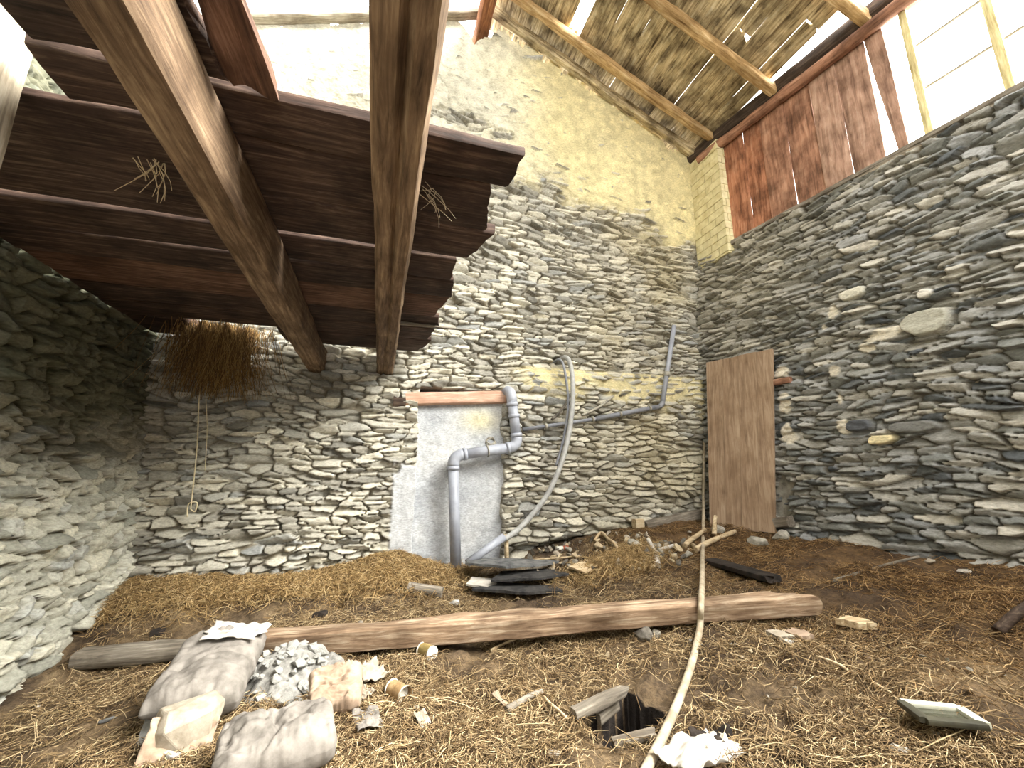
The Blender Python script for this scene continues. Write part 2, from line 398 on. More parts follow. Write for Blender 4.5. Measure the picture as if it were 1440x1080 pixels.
# lime plaster over the gable, its lower edge ragged
bpts = [onY(x, y) for x, y in ((300, 235), (540, 205), (600, 196), (640, 205), (690, 238), (760, 268), (850, 285), (900, 312), (985, 365))]
bz = np.interp(X, [p.x for p in bpts], [p.z for p in bpts])
d = Z-bz + (fbm(X*2.2, Z*2.2, 77, 4)-.5)*.9
pl = sst(-.12, .22, d)
pz = .012*sst(0, 1.2, d) + (fbm(X*3, Z*3, 79, 4)-.5)*.035 + (fbm(X*24, Z*24, 80, 3)-.5)*.014
scar = blobmask(X, Z, [(p.x, p.z, .3, .12) for p in (onY(665, 175), onY(640, 165))]+[(onY(700, 190).x, onY(700, 190).z, .18, .08)], 88)
pl = pl*(1-.9*scar)
lay = pz + .02 - .05*(1-pl)
h0 = np.maximum(hs*1.0, lay) * pl + hs*(1-pl)
cover = pl*sst(-.006, .01, lay-hs+.012)
pc = pal(np.clip(.15+.9*sst(.6, 2.4, X)+.4*(fbm(X*1.5, Z*1.5, 90, 3)-.5), 0, 1), [G((198, 194, 182)), G((204, 198, 174)), G((214, 204, 168)), G((214, 202, 156))])
pc = pc*(.62+.7*fbm(X*13, Z*13, 91, 4))[..., None]
# thin drying cracks in the plaster
ck = np.abs(fbm(X*1.3+5, Z*1.1, 95, 5)-.5); ckm = (1-sst(.0, .006, ck))*pl*sst(.42, .6, fbm(X*.9, Z*.9, 97, 2))
h0 = h0 - .012*ckm; c = mixc(c, (0, 0, 0), cover*0)
c = c*(1-cover[..., None]) + pc*cover[..., None]
# smeared mortar band beside the pipes
p1, p2 = onY(740, 560), onY(985, 560)
bd = sst(p1.x-.3, p1.x+.2, X)*(1-sst(2.16, 2.2, Z))*sst(1.72, 1.95, Z+(fbm(X*3, Z*3, 33, 3)-.5)*.5)
lay = .0+(fbm(X*6, Z*6, 34, 4)-.5)*.04; cv = bd*sst(-.012, .006, lay-hs)
h0 = np.where(bd > .02, h0*(1-cv)+np.maximum(lay, hs)*cv, h0)
c = c*(1-cv[..., None]) + (np.array(G((206, 194, 150)))*(.8+.4*fbm(X*12, Z*12, 35, 3))[..., None])*cv[..., None]
# ledge: the lower wall stands a little proud
zl = np.interp(X, [onY(555, 528).x, onY(985, 525).x], [onY(555, 528).z, onY(985, 525).z])
led = (1-sst(-.012, .012, Z-zl)); h0 = h0 + .045*led
# crack course on the lower left
zc = np.interp(X, [-1.93, .08], [1.27, 1.61]) + (fbm(X*5, X*0, 44, 3)-.5)*.05
ckl = (1-sst(.004, .018, np.abs(Z-zc)))*(1-sst(.0, .1, X)); h0 -= .05*ckl
# smooth rendered jamb left of the blocked door
jb = sst(onY(548, 700).x, onY(548, 700).x+.03, X)*(1-sst(.36, .37, X))*(1-sst(1.02, 1.08, Z+(fbm(X*9, Z*9, 45, 2)-.5)*.25))*sst(.25, .42, fbm(X*4+3, Z*3, 46, 3)+.12)
h0 = h0*(1-jb) + (.055+(fbm(X*12, Z*12, 47, 3)-.5)*.012)*jb; c = c*(1-jb[..., None])+np.array(G((186, 188, 190)))*(.8+.4*fbm(X*20, Z*20, 48, 3))[..., None]*jb[..., None]
# opening of the blocked door
DX0, DX1, DZ0, DZ1 = .36, 1.235, -.25, 1.86
dm = sst(DX0-.012, DX0+.006, X+(fbm(Z*7, Z*0, 49, 2)-.5)*.04)*(1-sst(DX1-.012, DX1+.01, X+(fbm(Z*6, Z*0, 50, 2)-.5)*.07))*(1-sst(DZ1-.01, DZ1+.01, Z))
h0 = h0*(1-dm) - .2*dm
# hole the hose comes out of, and a shadowy gap under the wall foot
ph = onY(783, 508); hm = blobmask(X, Z, [(ph.x+.02, ph.z, .08, .06)], 51); h0 -= .14*hm; c = mixc(c, G((90, 84, 72)), hm*.6)
foot = sst(1.2, 1.5, X)*(1-sst(2.35, 2.6, X))*np.exp(-((Z-np.interp(X, [1.2, 2.5], [.20, .33]))/.045)**2); h0 -= .14*foot
slot = blobmask(X, Z, [(onY(925, 385+38).x, onY(925, 423).z, .09, .05)], 52); h0 -= .09*slot
rz = roofz(X) - .10 - .14*sst(.0, 1, vn(X*6, X*0, 53)*fbm(X*17, X*0, 54, 2)*1.6) - .38*np.exp(-((X-.87)/.22)**2)
Vtx = np.stack([X, 4.4-h0, np.minimum(Z, rz+.02)], -1)
keep = (Z[:-1, :-1] < rz[:-1, :-1])
fq = grid_faces(*X.shape, keep=keep)
me = mesh_np('wall_back', Vtx.reshape(-1, 3), fq, c.reshape(-1, 3))
wall_back = tag(new_obj('wall_back', me, M_stone), 'pale rubble stone gable wall with yellowed plaster above', kind='structure')
# body of the wall behind its face
bm = bmesh.new()
prof_ = [(-2.4, -.3), (4.6, -.3), (4.6, 5.0), (1.0, 6.55), (-2.4, 5.25)]
a = [bm.verts.new((x, 4.66, z)) for x, z in prof_]; b = [bm.verts.new((x, 5.0, z)) for x, z in prof_]
bm.faces.new(a); bm.faces.new(b[::-1])
for i in range(5): bm.faces.new((a[i], b[i], b[(i+1) % 5], a[(i+1) % 5]))
child_of(from_bm('wall_core', bm, M_rockd), wall_back)

# ---- side wall under the window band
Ys = np.arange(-2.6, 4.46, .0105); Zr = np.arange(-.1, 4.0, .0105)
Yg, Zg = np.meshgrid(Ys, Zr)
hs, prof, r1, r2, r3 = stone_height(Yg, Zg, .165, .047, 29, depth=.05, prot=.05, warp=.032)
stone_c = pal(r2, [G((84, 88, 92)), G((124, 126, 122)), G((156, 153, 144)), G((136, 138, 138)), G((184, 179, 166))])
stone_c = mixc(stone_c, G((168, 160, 140)), .5*sst(2.2, 3.9, Yg)*sst(1.8, 3.2, Zg))
joint_c = pal(np.clip(fbm(Yg*3, Zg*3, 161, 3), 0, 1), [G((70, 66, 58)), G((122, 116, 104))])
c = joint_c*(1-prof[..., None]) + stone_c*prof[..., None]
def rb(x, y, ra, rbb):
    p = onR(x, y); return (p.y, p.z, ra, rbb)
mort = blobmask(Yg, Zg, [rb(1104, 570, .05, .12), rb(1108, 610, .06, .12), rb(1098, 520, .08, .08), rb(1172, 520, .05, .06), rb(1180, 560, .03, .10), rb(1186, 600, .05, .07), rb(1240, 470, .12, .05), rb(1220, 490, .06, .05), rb(1170, 440, .05, .08), rb(1205, 410, .0, .0) if False else rb(1160, 460, .03, .05)], 162, .25)
cm = mort*sst(-.03, .0, .012-hs)
hs = np.where(mort > .3, np.maximum(hs, -.008), hs)
c = c*(1-cm[..., None]) + np.array(G((214, 206, 188)))*(.85+.3*fbm(Yg*20, Zg*20, 163, 2))[..., None]*cm[..., None]
def one_stone(x, y, ra, rbb, col, pr, s):
    global c, hs
    p = onR(x, y); d = (np.abs((Yg-p.y)/ra)**3+np.abs((Zg-p.z)/rbb)**3)**(1/3)+(fbm(Yg*7, Zg*9, s, 3)-.5)*.5
    k = 1-sst(.85, 1.0, d); gap = (1-sst(1.0, 1.2, d))*(1-k)
    hs = hs*(1-k)*(1-gap)+k*(pr+(fbm(Yg*9, Zg*20, s+1, 3)-.5)*.02)-.05*gap
    c = c*(1-k[..., None])+np.array(G(col))*k[..., None]
one_stone(1240, 618, .10, .042, (222, 208, 166), .03, 171)
one_stone(1305, 452, .17, .11, (176, 174, 160), .045, 172)
one_stone(1198, 414, .10, .055, (206, 202, 186), .035, 173)
one_stone(1300, 413, .045, .035, (214, 210, 200), .02, 174)
one_stone(1208, 598, .10, .06, (84, 86, 90), .04, 175)
one_stone(1285, 600, .17, .05, (120, 120, 116), .04, 176)
cavity = blobmask(Yg, Zg, [rb(1098, 690, .14, .13), rb(1092, 715, .12, .08)], 181); hs -= .1*cavity
zt = 3.80 + .05*(fbm(Yg*4, Yg*0, 182, 3)-.5)*2 + .02*(Yg > 2.9)
Xw = 3.98 + .14*(4.4-Yg) + .09*(np.minimum(Zg, 3.75)-3.7)
Vtx = np.stack([Xw-hs, Yg, np.minimum(Zg, zt+.01)], -1)
keep = Zg[:-1, :-1] < zt[:-1, :-1]
me = mesh_np('wall_right', Vtx.reshape(-1, 3), grid_faces(*Yg.shape, keep=keep), c.reshape(-1, 3))
wall_right = tag(new_obj('wall_right', me, M_stone), 'dark grey rubble stone side wall below the window band', kind='structure')
bm = bmesh.new()
ring = []
for Y in (4.6, -2.6):
    ring.append([bm.verts.new(v) for v in ((rwX(Y, 0)+.07, Y, -.1), (rwX(Y, 3.7)+.07, Y, 3.76), (rwX(Y, 3.7)+.5, Y, 3.74), (rwX(Y, 0)+.85, Y, -.1))])
for i in range(4): bm.faces.new((ring[0][i], ring[0][(i+1) % 4], ring[1][(i+1) % 4], ring[1][i]))
bm.faces.new(ring[0][::-1]); bm.faces.new(ring[1])
child_of(from_bm('wall_core', bm, M_rock), wall_right)

# ---- low side wall under the loft
Ys = np.arange(-2.6, 4.46, .0125); Zr = np.arange(-.5, 5.75, .0125)
Yg, Zg = np.meshgrid(Ys, Zr)
hs, prof, r1, r2, r3 = stone_height(-Yg, Zg, .15, .055, 53, depth=.065, prot=.05, warp=.03)
stone_c = pal(r2, [G((132, 132, 122)), G((176, 174, 160)), G((200, 196, 178)), G((168, 170, 166))])
joint_c = pal(np.clip(fbm(Yg*3, Zg*3, 261, 3), 0, 1), [G((80, 76, 66)), G((160, 154, 136))])
c = joint_c*(1-prof[..., None]) + stone_c*prof[..., None]
c = mixc(c, G((70, 74, 50)), .75*sst(1.0, 1.6, Zg+(fbm(Yg*2, Zg*2, 262, 3)-.5)*.6))  # upper wall toned dark olive: shade under the loft put into the colour
render = sst(.5, .75, fbm(Yg*1.4, Zg*1.4, 263, 4))*.7
hs = hs*(1-render)+np.maximum(hs, -.012)*render
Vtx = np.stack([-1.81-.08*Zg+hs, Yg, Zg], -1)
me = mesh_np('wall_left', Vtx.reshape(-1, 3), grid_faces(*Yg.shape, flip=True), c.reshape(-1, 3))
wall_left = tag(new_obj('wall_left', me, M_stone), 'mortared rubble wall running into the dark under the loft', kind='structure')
bm = bmesh.new()
for x0, x1 in ((-1.93, -2.5),):
    ring = [[bm.verts.new(v) for v in ((-1.90, Y, -.5), (-2.36, Y, 5.75), (-2.7, Y, 5.75), (-2.5, Y, -.5))] for Y in (5.0, -2.6)]
    for i in range(4): bm.faces.new((ring[0][i], ring[0][(i+1) % 4], ring[1][(i+1) % 4], ring[1][i]))
    bm.faces.new(ring[0][::-1]); bm.faces.new(ring[1])
child_of(from_bm('wall_core', bm, M_rockd), wall_left)

# ---- unseen wall behind the viewpoint, its doorway added and sized for fill light
bm = bmesh.new()
def wbox(bm, x0, x1, y0, y1, z0, z1):
    v = [bm.verts.new((x, y, z)) for x in (x0, x1) for y in (y0, y1) for z in (z0, z1)]
    for f in ((0, 1, 3, 2), (4, 6, 7, 5), (0, 4, 5, 1), (2, 3, 7, 6), (0, 2, 6, 4), (1, 5, 7, 3)): bm.faces.new([v[i] for i in f])
wbox(bm, -2.5, -.6, -2.9, -2.6, -.4, 2.3); wbox(bm, .7, 5.6, -2.9, -2.6, -.4, 2.3)
wbox(bm, -2.5, 5.6, -2.9, -2.6, 2.3, 4.2)
tag(from_bm('wall_front', bm, M_rock), 'plain unseen stone wall with a doorway sized for the light it lets in', kind='structure')

# ------------------------------------------------------------------ ground
def gz(X, Y):
    X = np.asarray(X, float); Y = np.asarray(Y, float)
    z = .40*sst(.4, 4.0, X) + .10*sst(3.0, 4.3, Y)*(1-sst(2.4, 4, X)*.6) - .20*sst(.2, 1.7, -X)*(1-sst(3.2, 4.5, Y))
    z = z + .14*np.exp(-((X-.15)/.34)**2-((Y-4.2)/.42)**2)             # hay heaped at the blocked door
    z = z + .10*np.exp(-((X-2.55)/.35)**2-((Y-3.75)/.3)**2) + .07*np.exp(-((X+1.4)/.4)**2-((Y-4.2)/.3)**2)
    z = z + .025*sst(3.5, 4.2, Y)*sst(1.2, 1.7, X)*(1-sst(3.2, 3.8, X))
    z = z + .05*np.exp(-((X-2.0)/.3)**2-((Y-3.45)/.16)**2)
    return z
def F_(x, y, up=0.0):
    d = ray(x, y); t = 1.5
    for _ in range(60):
        p = CAM+d*t; zz = float(gz(p.x, p.y))+up
        t += .5*((zz-CAM.z)/d.z-t)
    return CAM+d*t
hole = [F_(x, y) for x, y in ((818, 1004), (846, 988), (880, 970), (906, 985), (936, 1008), (922, 1030), (896, 1040), (856, 1048), (830, 1030))]
Xs = np.arange(-2.05, 4.9, .0115); Ys = np.arange(-2.7, 4.6, .0115)
X, Y = np.meshgrid(Xs, Ys)
lump = (fbm(X*2.2, Y*2.2, 301, 4)-.5)*.12 + (fbm(X*9, Y*9, 303, 4)-.5)*.055 + (fbm(X*32, Y*32, 305, 3)-.5)*.022
def ground_noise(x, y):
    x = np.asarray(x, float); y = np.asarray(y, float)
    return (fbm(x*2.2, y*2.2, 301, 4)-.5)*.12 + (fbm(x*9, y*9, 303, 4)-.5)*.055
Zf = gz(X, Y)+lump
def inpoly(X, Y, poly):
    ins = np.zeros(X.shape, bool); n = len(poly)
    for i in range(n):
        x1, y1, x2, y2 = poly[i].x, poly[i].y, poly[(i+1) % n].x, poly[(i+1) % n].y
        cnd = ((y1 > Y) != (y2 > Y)) & (X < (x2-x1)*(Y-y1)/((y2-y1) if abs(y2-y1) > 1e-9 else 1e-9)+x1)
        ins ^= cnd
    return ins
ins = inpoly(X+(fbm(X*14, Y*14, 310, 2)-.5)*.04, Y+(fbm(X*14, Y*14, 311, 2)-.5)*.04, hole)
Zf = np.where(ins, Zf-.8, Zf)
t1 = fbm(X*1.6, Y*1.6, 320, 4); t2 = fbm(X*6, Y*6, 322, 4); t3 = fbm(X*30, Y*30, 324, 3)
c = pal(np.clip(t2*.9+t3*.4-.15, 0, 1), [G((44, 35, 26)), G((76, 62, 46)), G((112, 94, 70)), G((150, 130, 100))])
rightness = sst(1.7, 2.9, X+(t1-.5)*.8)
c = c*(1-.75*rightness[..., None]) + (pal(np.clip(t2*.9+t3*.4-.15, 0, 1), [G((40, 29, 17)), G((70, 51, 31)), G((100, 75, 46)), G((134, 104, 68))]))*.75*rightness[..., None]
dirt = sst(.55, .7, fbm(X*2.5+9, Y*2.5, 330, 4)); c = mixc(c, G((62, 50, 40)), dirt*.6)
dust = (1-sst(.0, .5, np.hypot((X-1.45)/.5, (Y-4.0)/.28))); c = mixc(c, G((168, 160, 146)), dust*.7)
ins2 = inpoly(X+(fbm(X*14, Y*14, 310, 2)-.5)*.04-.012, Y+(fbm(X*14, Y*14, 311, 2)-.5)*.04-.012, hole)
c = np.where((ins | ins2)[..., None], np.array(G((30, 24, 20))), c)  # hole and its rim near-black: the shade of its depth painted in
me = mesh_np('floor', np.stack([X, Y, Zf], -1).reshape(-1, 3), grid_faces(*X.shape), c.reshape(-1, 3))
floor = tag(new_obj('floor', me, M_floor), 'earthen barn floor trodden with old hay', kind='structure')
def P_(x, y, up=0.0):
    """ground point under a picture position, with the small unevenness"""
    p = F_(x, y); p.y = min(p.y, 4.27); p.z = float(gz(p.x, p.y)+ground_noise(p.x, p.y))+up; return p

# loose straw: far too many stalks to count
rs = np.random.RandomState(4)
def straws(name, n, sampler, lens, rad, cols, seed, lift=.012, hump=None):
    R = np.random.RandomState(seed)
    x, y = sampler(R, n); L = R.uniform(lens[0], lens[1], n)*R.uniform(.4, 1, n); a = R.uniform(0, 2*np.pi, n)
    bend = R.normal(0, .35, n); z0 = gz(x, y)+ground_noise(x, y)
    tl = R.normal(0, .16, n)
    pts = []
    for t in (-.5, -.17, .17, .5):
        aa = a+bend*t; px = x+np.cos(aa)*L*t; py = y+np.sin(aa)*L*t
        zz = gz(px, py)+ground_noise(px, py)
        pz = np.maximum(zz*.75+z0*.25, zz-.01)+lift*R.uniform(.2, 2.2, n)+tl*L*t+R.normal(0, .004, n)
        pts.append(np.stack([px, py, np.maximum(pz, zz+.002)], -1))
    pts = np.stack(pts, 1)                                                # n,4,3
    r = rad*R.uniform(.6, 1.5, n)
    nx = np.stack([-np.sin(a), np.cos(a), np.zeros(n)], -1)
    V = []
    for k in range(3):
        an = 2*np.pi*k/3
        offv = nx*np.cos(an)+np.array([0, 0, 1.])*np.sin(an)
        V.append(pts+offv[:, None, :]*(r[:, None, None]*np.array([.5, 1, 1, .5])[None, :, None]))
    V = np.stack(V, 2)                                                    # n,4,3(side),3
    base = (np.arange(n)*12)[:, None]
    f = []
    for s in range(3):
        for k in range(3):
            k2 = (k+1) % 3; f.append([s*3+k, s*3+k2, s*3+3+k2, s*3+3+k])
    f = np.array(f)
    Fq = (base[:, :, None]+f[None]).reshape(-1, 4)
    rr = sst(1.7, 2.9, x+R.normal(0, .3, n))
    c1 = pal(R.rand(n)**1.2, cols[0]); c2 = pal(R.rand(n)**1.2, cols[1])
    cc = c1*(1-rr[:, None])+c2*rr[:, None]
    return mesh_np(name, V.reshape(-1, 3), Fq, np.repeat(cc, 12, 0), smooth=True)
CA = [G((70, 54, 36)), G((118, 96, 66)), G((158, 134, 98)), G((204, 184, 146))]
CB = [G((62, 44, 24)), G((106, 78, 46)), G((146, 114, 72)), G((190, 158, 112))]
def samp(R, n):
    xs, ys = [], []
    tot = 0
    while tot < n:
        x = R.uniform(-1.85, 4.0, n*2); y = R.uniform(.75, 4.35, n*2)
        d = np.hypot(x, y); ok = R.rand(n*2) < np.minimum(1, (1.5/np.maximum(d, .5))**1.6)
        ok &= (x < 3.60+.14*(4.4-y)) & (x > -1.72) & (y < 4.25)
        dens = fbm(x*1.9, y*1.9, 340, 3); ok &= R.rand(n*2) < sst(.22, .6, dens)
        ok &= ~inpoly(x, y, hole)
        ok &= ~((np.hypot((x-1.45)/.55, (y-4.05)/.3) < 1) & (R.rand(n*2) < .85))
        xs.append(x[ok]); ys.append(y[ok]); tot += ok.sum()
    return np.concatenate(xs)[:n], np.concatenate(ys)[:n]
o = new_obj('loose_straw', straws('loose_straw', 82000, samp, (.035, .18), .0014, (CA, CB), 1), M_straw)
tag(o, 'loose brown straw strewn thickly over the whole floor', 'straw', kind='stuff')
o = new_obj('straw_stalks', straws('straw_stalks', 800, samp, (.15, .4), .0016, ([G((150, 128, 92)), G((210, 190, 152))], [G((130, 100, 62)), G((190, 160, 116))]), 2, .02), M_straw)
tag(o, 'longer pale straw stalks scattered on top of the floor straw', 'straw', kind='stuff')
def heap(cx, cy, sx, sy):
    def s(R, n): return np.clip(cx+R.normal(0, sx, n), -1.75, 3.6), np.minimum(cy+R.normal(0, sy, n), 4.26)
    return s
CH = [G((92, 70, 42)), G((142, 114, 72)), G((174, 146, 100)), G((206, 182, 138))]
for nm, hp, k, sd, lb in (('hay_heap', heap(.12, 4.1, .3, .2), 9000, 5, 'low heap of golden hay at the foot of the blocked doorway'),
                          ('hay_heap', heap(-1.1, 4.15, .5, .14), 9000, 6, 'drift of yellow hay along the foot of the wall under the loft'),
                          ('hay_heap', heap(2.0, 3.45, .2, .1), 3500, 7, 'small tuft of hay behind the middle of the long floor timber')):
    tag(new_obj(nm, straws(nm, k, hp, (.06, .28), .0018, (CH, CH), sd, .03), M_straw), lb, 'hay', kind='stuff')

# ------------------------------------------------------------------ roof
ceil = tag(empty('ceiling', (RX, 3, RZ)), 'weathered board roof with a gap of daylight in it', kind='structure')
R = random.Random(12)
k = 0; x = 1.06
while x < 4.06:
    wdt = R.choice((.15, .18, .2, .17)); xc = x+wdt/2
    segs = [(4.62, 1.25+R.uniform(-.12, .12))]  # boards end out of view; the opening beyond is added to admit sky light
    if x < 2.08 < x+wdt+.02: segs = [(4.62, 3.98), (3.52, 1.3)]
    elif R.random() < .45: cut = R.uniform(2.4, 3.6); segs = [(4.62, cut+.01), (cut-.01, 1.25+R.uniform(-.1, .1))]
    for (ya, yb) in segs:
        z = float(roofz(xc))+.03+R.uniform(0, .012)
        timber('roof_board', (xc, ya, z), (xc+R.uniform(-.02, .02), yb, z+R.uniform(-.006, .006)), wdt, .024, W_roof, seed=k+300, amp=.0035, up=(RS, 0, 1), step=.12, M=16, parent=ceil, rag=.05); k += 1
    x += wdt*math.cos(math.atan(RS))+R.choice((-.012, -.010, -.010, -.008, .003))
x = -2.05
while x < .95:                                            # the other slope, stopping short of the gable
    wdt = R.choice((.18, .2, .22)); xc = x+wdt/2; z = float(roofz(xc))+.03
    timber('roof_board', (xc, 3.75+R.uniform(-.12, .12), z), (xc, -2.6, z), wdt+.02, .024, W_dark, seed=k+300, amp=.003, up=(-RL, 0, 1), step=.3, M=12, parent=ceil); k += 1
    x += wdt*math.cos(math.atan(RL))+.004
def rafter(Y, xa, xb, w, h, label, mat=W_rafter, sd=0, drop=.085, name='rafter'):
    o = timber(name, (xa, Y, float(roofz(xa))-drop), (xb, Y, float(roofz(xb))-drop), w, h, mat, seed=sd, amp=.010, step=.05, sag=.01)
    return tag(o, label, 'rafter', 'pole rafters under the board roof')
rafter(4.30, 1.06, 4.2, .10, .12, 'dark weathered rafter lying along the sloping top of the gable plaster', W_roof, 1)
rafter(3.98, 1.06, 4.2, .10, .10, 'pale rafter just in front of the gable, lit under the hole in the roof', W_rafter, 2)
rafter(3.12, 1.06, 4.22, .11, .11, 'pale rafter crossing the middle of the roof boards', W_rafter, 3)
rafter(2.2, 1.06, 4.3, .11, .11, 'short visible rafter end above the cladding boards near the roof corner', W_rafter, 4)
o = timber('rafter', (.86, 4.32, float(roofz(.86))-.14), (-2.0, 4.32, float(roofz(-2.0))-.14), .12, .11, W_post, seed=6, amp=.012, step=.05)
tag(o, 'grey pole rafter on the open slope above the joists, white sky over it', 'rafter', 'pole rafters under the board roof')
o = timber('ridge_beam', (.93, 4.62, 6.62), (.93, -2.6, 6.66), .17, .24, W_red, seed=8, amp=.012, step=.06)
tag(o, 'reddish ridge beam resting in the broken notch of the gable top', 'beam')
o = timber('eaves_beam', (rwX(4.42, 3.7)+.05, 4.55, 5.44), (rwX(-2.5, 3.7)+.05, -2.5, 5.30), .19, .19, W_dark, seed=9, amp=.016, step=.06, e=3)
tag(o, 'dark eaves beam carrying the lower ends of the rafters', 'beam')
o = timber('eaves_pole', (rwX(4.3, 3.7)+.02, 4.2, 5.27), (rwX(-2.5, 3.7)+.02, -2.5, 5.14), .12, .12, W_clad, seed=10, amp=.014, step=.06, e=2.4)
tag(o, 'rough reddish pole under the eaves beam along the cladding tops', 'beam')

# ------------------------------------------------------------------ cladding, pier, window band
bx = [(1008, 193, 1033, 338), (1034, 190, 1058, 325), (1060, 163, 1084, 310), (1086, 145, 1117, 293), (1119, 119, 1157, 272), (1159, 85, 1197, 248), (1199, 54, 1240, 228), (1243, 25, 1262, 215)]
edges = [3.88, 3.60, 3.37, 3.09, 2.80, 2.545, 2.285]
names = ['orange-brown cladding board beside the pale block pier', 'cladding board with a long dark drip stain, second out from the block pier', 'cladding board third out from the block pier', 'cladding board with sooty streaks at its foot, fourth out from the block pier', 'cladding board in the middle of the row, fifth out from the block pier', 'wide dusty cladding board before the bright wedge gap']
W_c = [wood('cladding_orange', lin((100, 62, 42)), lin((176, 120, 90)), lin((204, 154, 124)), sc=(.9, 9, 9), blot=.4), W_clad, wood('cladding_dusty', lin((106, 80, 66)), lin((170, 136, 116)), lin((198, 168, 148)), sc=(.9, 9, 9), blot=.5)]
def rw_top(Y, off=0): return rwX(Y, 3.75)+off
for i in range(6):
    ya, yb = edges[i]+.002, edges[i+1]-.002; ym = (ya+yb)/2; off = .06+.012*(i % 2)
    p0 = Vector((rw_top(ym, off), ym, 3.80)); p1 = Vector((rw_top(ym, off), ym+R.uniform(-.003, .003), 5.38))
    o = timber('cladding_board', p0, p1, (ya-yb)*(.97 if i == 5 else .985 if i in (1, 3, 4) else 1.02), .024, W_c[0 if i < 2 else (1 if i < 4 else 2)], seed=i+40, amp=.003, up=(1, .14, 0), step=.08, M=20, rag=.03, taper=1.0 if i < 5 else 1.06)
    tag(o, names[i], 'board', 'vertical cladding boards above the side wall')
yy = 2.155
o = timber('cladding_board', (rw_top(yy, .07), yy, 3.80), (rw_top(yy, .07), yy+.06, 5.38), .075, .024, W_c[2], seed=49, amp=.003, up=(1, .14, 0), step=.08, M=20, taper=2.1)
tag(o, 'narrow cladding board standing between two bright gaps beside the window', 'board', 'vertical cladding boards above the side wall')
o = timber('sill_rail', (rw_top(3.9, .035), 3.9, 3.83), (rw_top(-2.4, .035), -2.4, 3.83), .09, .05, W_grey, seed=50, amp=.006)
tag(o, 'thin timber sill rail along the top of the stone side wall', 'rail')
# block pier in the corner: courses of blocks as relief in its own mesh
def block_pier():
    bm = bmesh.new(); z = 3.72; k = 0; RR = random.Random(3)
    x0, x1, y0, y1 = 4.0, 4.19, 3.86, 4.40
    wbox(bm, x0+.012, x1, y0+.012, y1, 3.7, 5.34)
    while z < 5.28:
        hgt = .105
        cuts = [0, .5, 1] if k % 2 else [0, .28, .76, 1]
        for a, b in zip(cuts, cuts[1:]):
            for side in (0, 1):
                g = .004; j = RR.uniform(-.003, .003)
                if side == 0: wbox(bm, x0+(x1-x0)*a+g, x0+(x1-x0)*b-g, y0+j, y0+.02, z+g, z+hgt-g)
                else: wbox(bm, x0+j, x0+.02, y0+(y1-y0)*a+g, y0+(y1-y0)*b-g, z+g, z+hgt-g)
        z += hgt; k += 1
    return bm
M_block = speck('pale_block', lin((196, 184, 138)), lin((226, 218, 178)), 9, .9, .3)
tag(from_bm('block_pier', block_pier(), M_block), 'pale block pier standing in the corner on the stone wall', 'pier')

win = tag(empty('window_1', (rw_top(1.2, .08), 1.2, 3.84)), 'large bright window band under the eaves', kind='structure')
W_win = wood('window_wood', lin((150, 136, 88)), lin((206, 194, 146)), lin((230, 222, 184)), blot=.8)
def wbar(name, ya, za, yb, zb, w, d, off=.075, mat=W_win):
    o = timber(name, (rw_top(ya, off), ya, za), (rw_top(yb, off), yb, zb), w, d, mat, seed=int(ya*100) % 97, amp=.002, up=(1, .14, 0), step=.15, M=16)
    child_of(o, win); return o
posts = [1.975, 1.50, 1.02, .5, 0, -.6, -1.2, -1.8, -2.4]
for yp in posts: wbar('window_post', yp, 3.83, yp, 5.25, .06, .07)
M_bar = speck('bar_metal', lin((120, 112, 96)), lin((150, 142, 124)), 10, .6, .1)
for za in (4.33, 4.78):
    for a, b in zip(posts, posts[1:]): wbar('glazing_bar', a-.03, za, b+.03, za, .012, .02, .085, M_bar)
wbar('window_head', 2.0, 5.22, -2.4, 5.16, .07, .06)
def glass():
    mt, nt, b = nmat('glass'); nt.nodes.remove(b); out = [n for n in nt.nodes if n.type == 'OUTPUT_MATERIAL'][0]
    tr = N(nt, 'ShaderNodeBsdfTransparent'); tr.inputs[0].default_value = (.96, .97, .96, 1); gl = N(nt, 'ShaderNodeBsdfGlossy'); gl.inputs['Roughness'].default_value = .05
    mx = N(nt, 'ShaderNodeMixShader'); mx.inputs[0].default_value = .05
    nt.links.new(tr.outputs[0], mx.inputs[1]); nt.links.new(gl.outputs[0], mx.inputs[2]); nt.links.new(mx.outputs[0], out.inputs[0]); return mt
M_glass = glass()
for a, b in zip(posts, posts[1:]):
    bm = bmesh.new(); pts = [(a-.03, 3.86), (b+.03, 3.86), (b+.03, 5.2), (a-.03, 5.2)]
    v0 = [bm.verts.new((rw_top(y, .10), y, z)) for y, z in pts]; v1 = [bm.verts.new((rw_top(y, .104), y, z)) for y, z in pts]
    bm.faces.new(v0); bm.faces.new(v1[::-1])
    for i in range(4): bm.faces.new((v0[i], v1[i], v1[(i+1) % 4], v0[(i+1) % 4]))
    child_of(from_bm('pane', bm, M_glass), win)

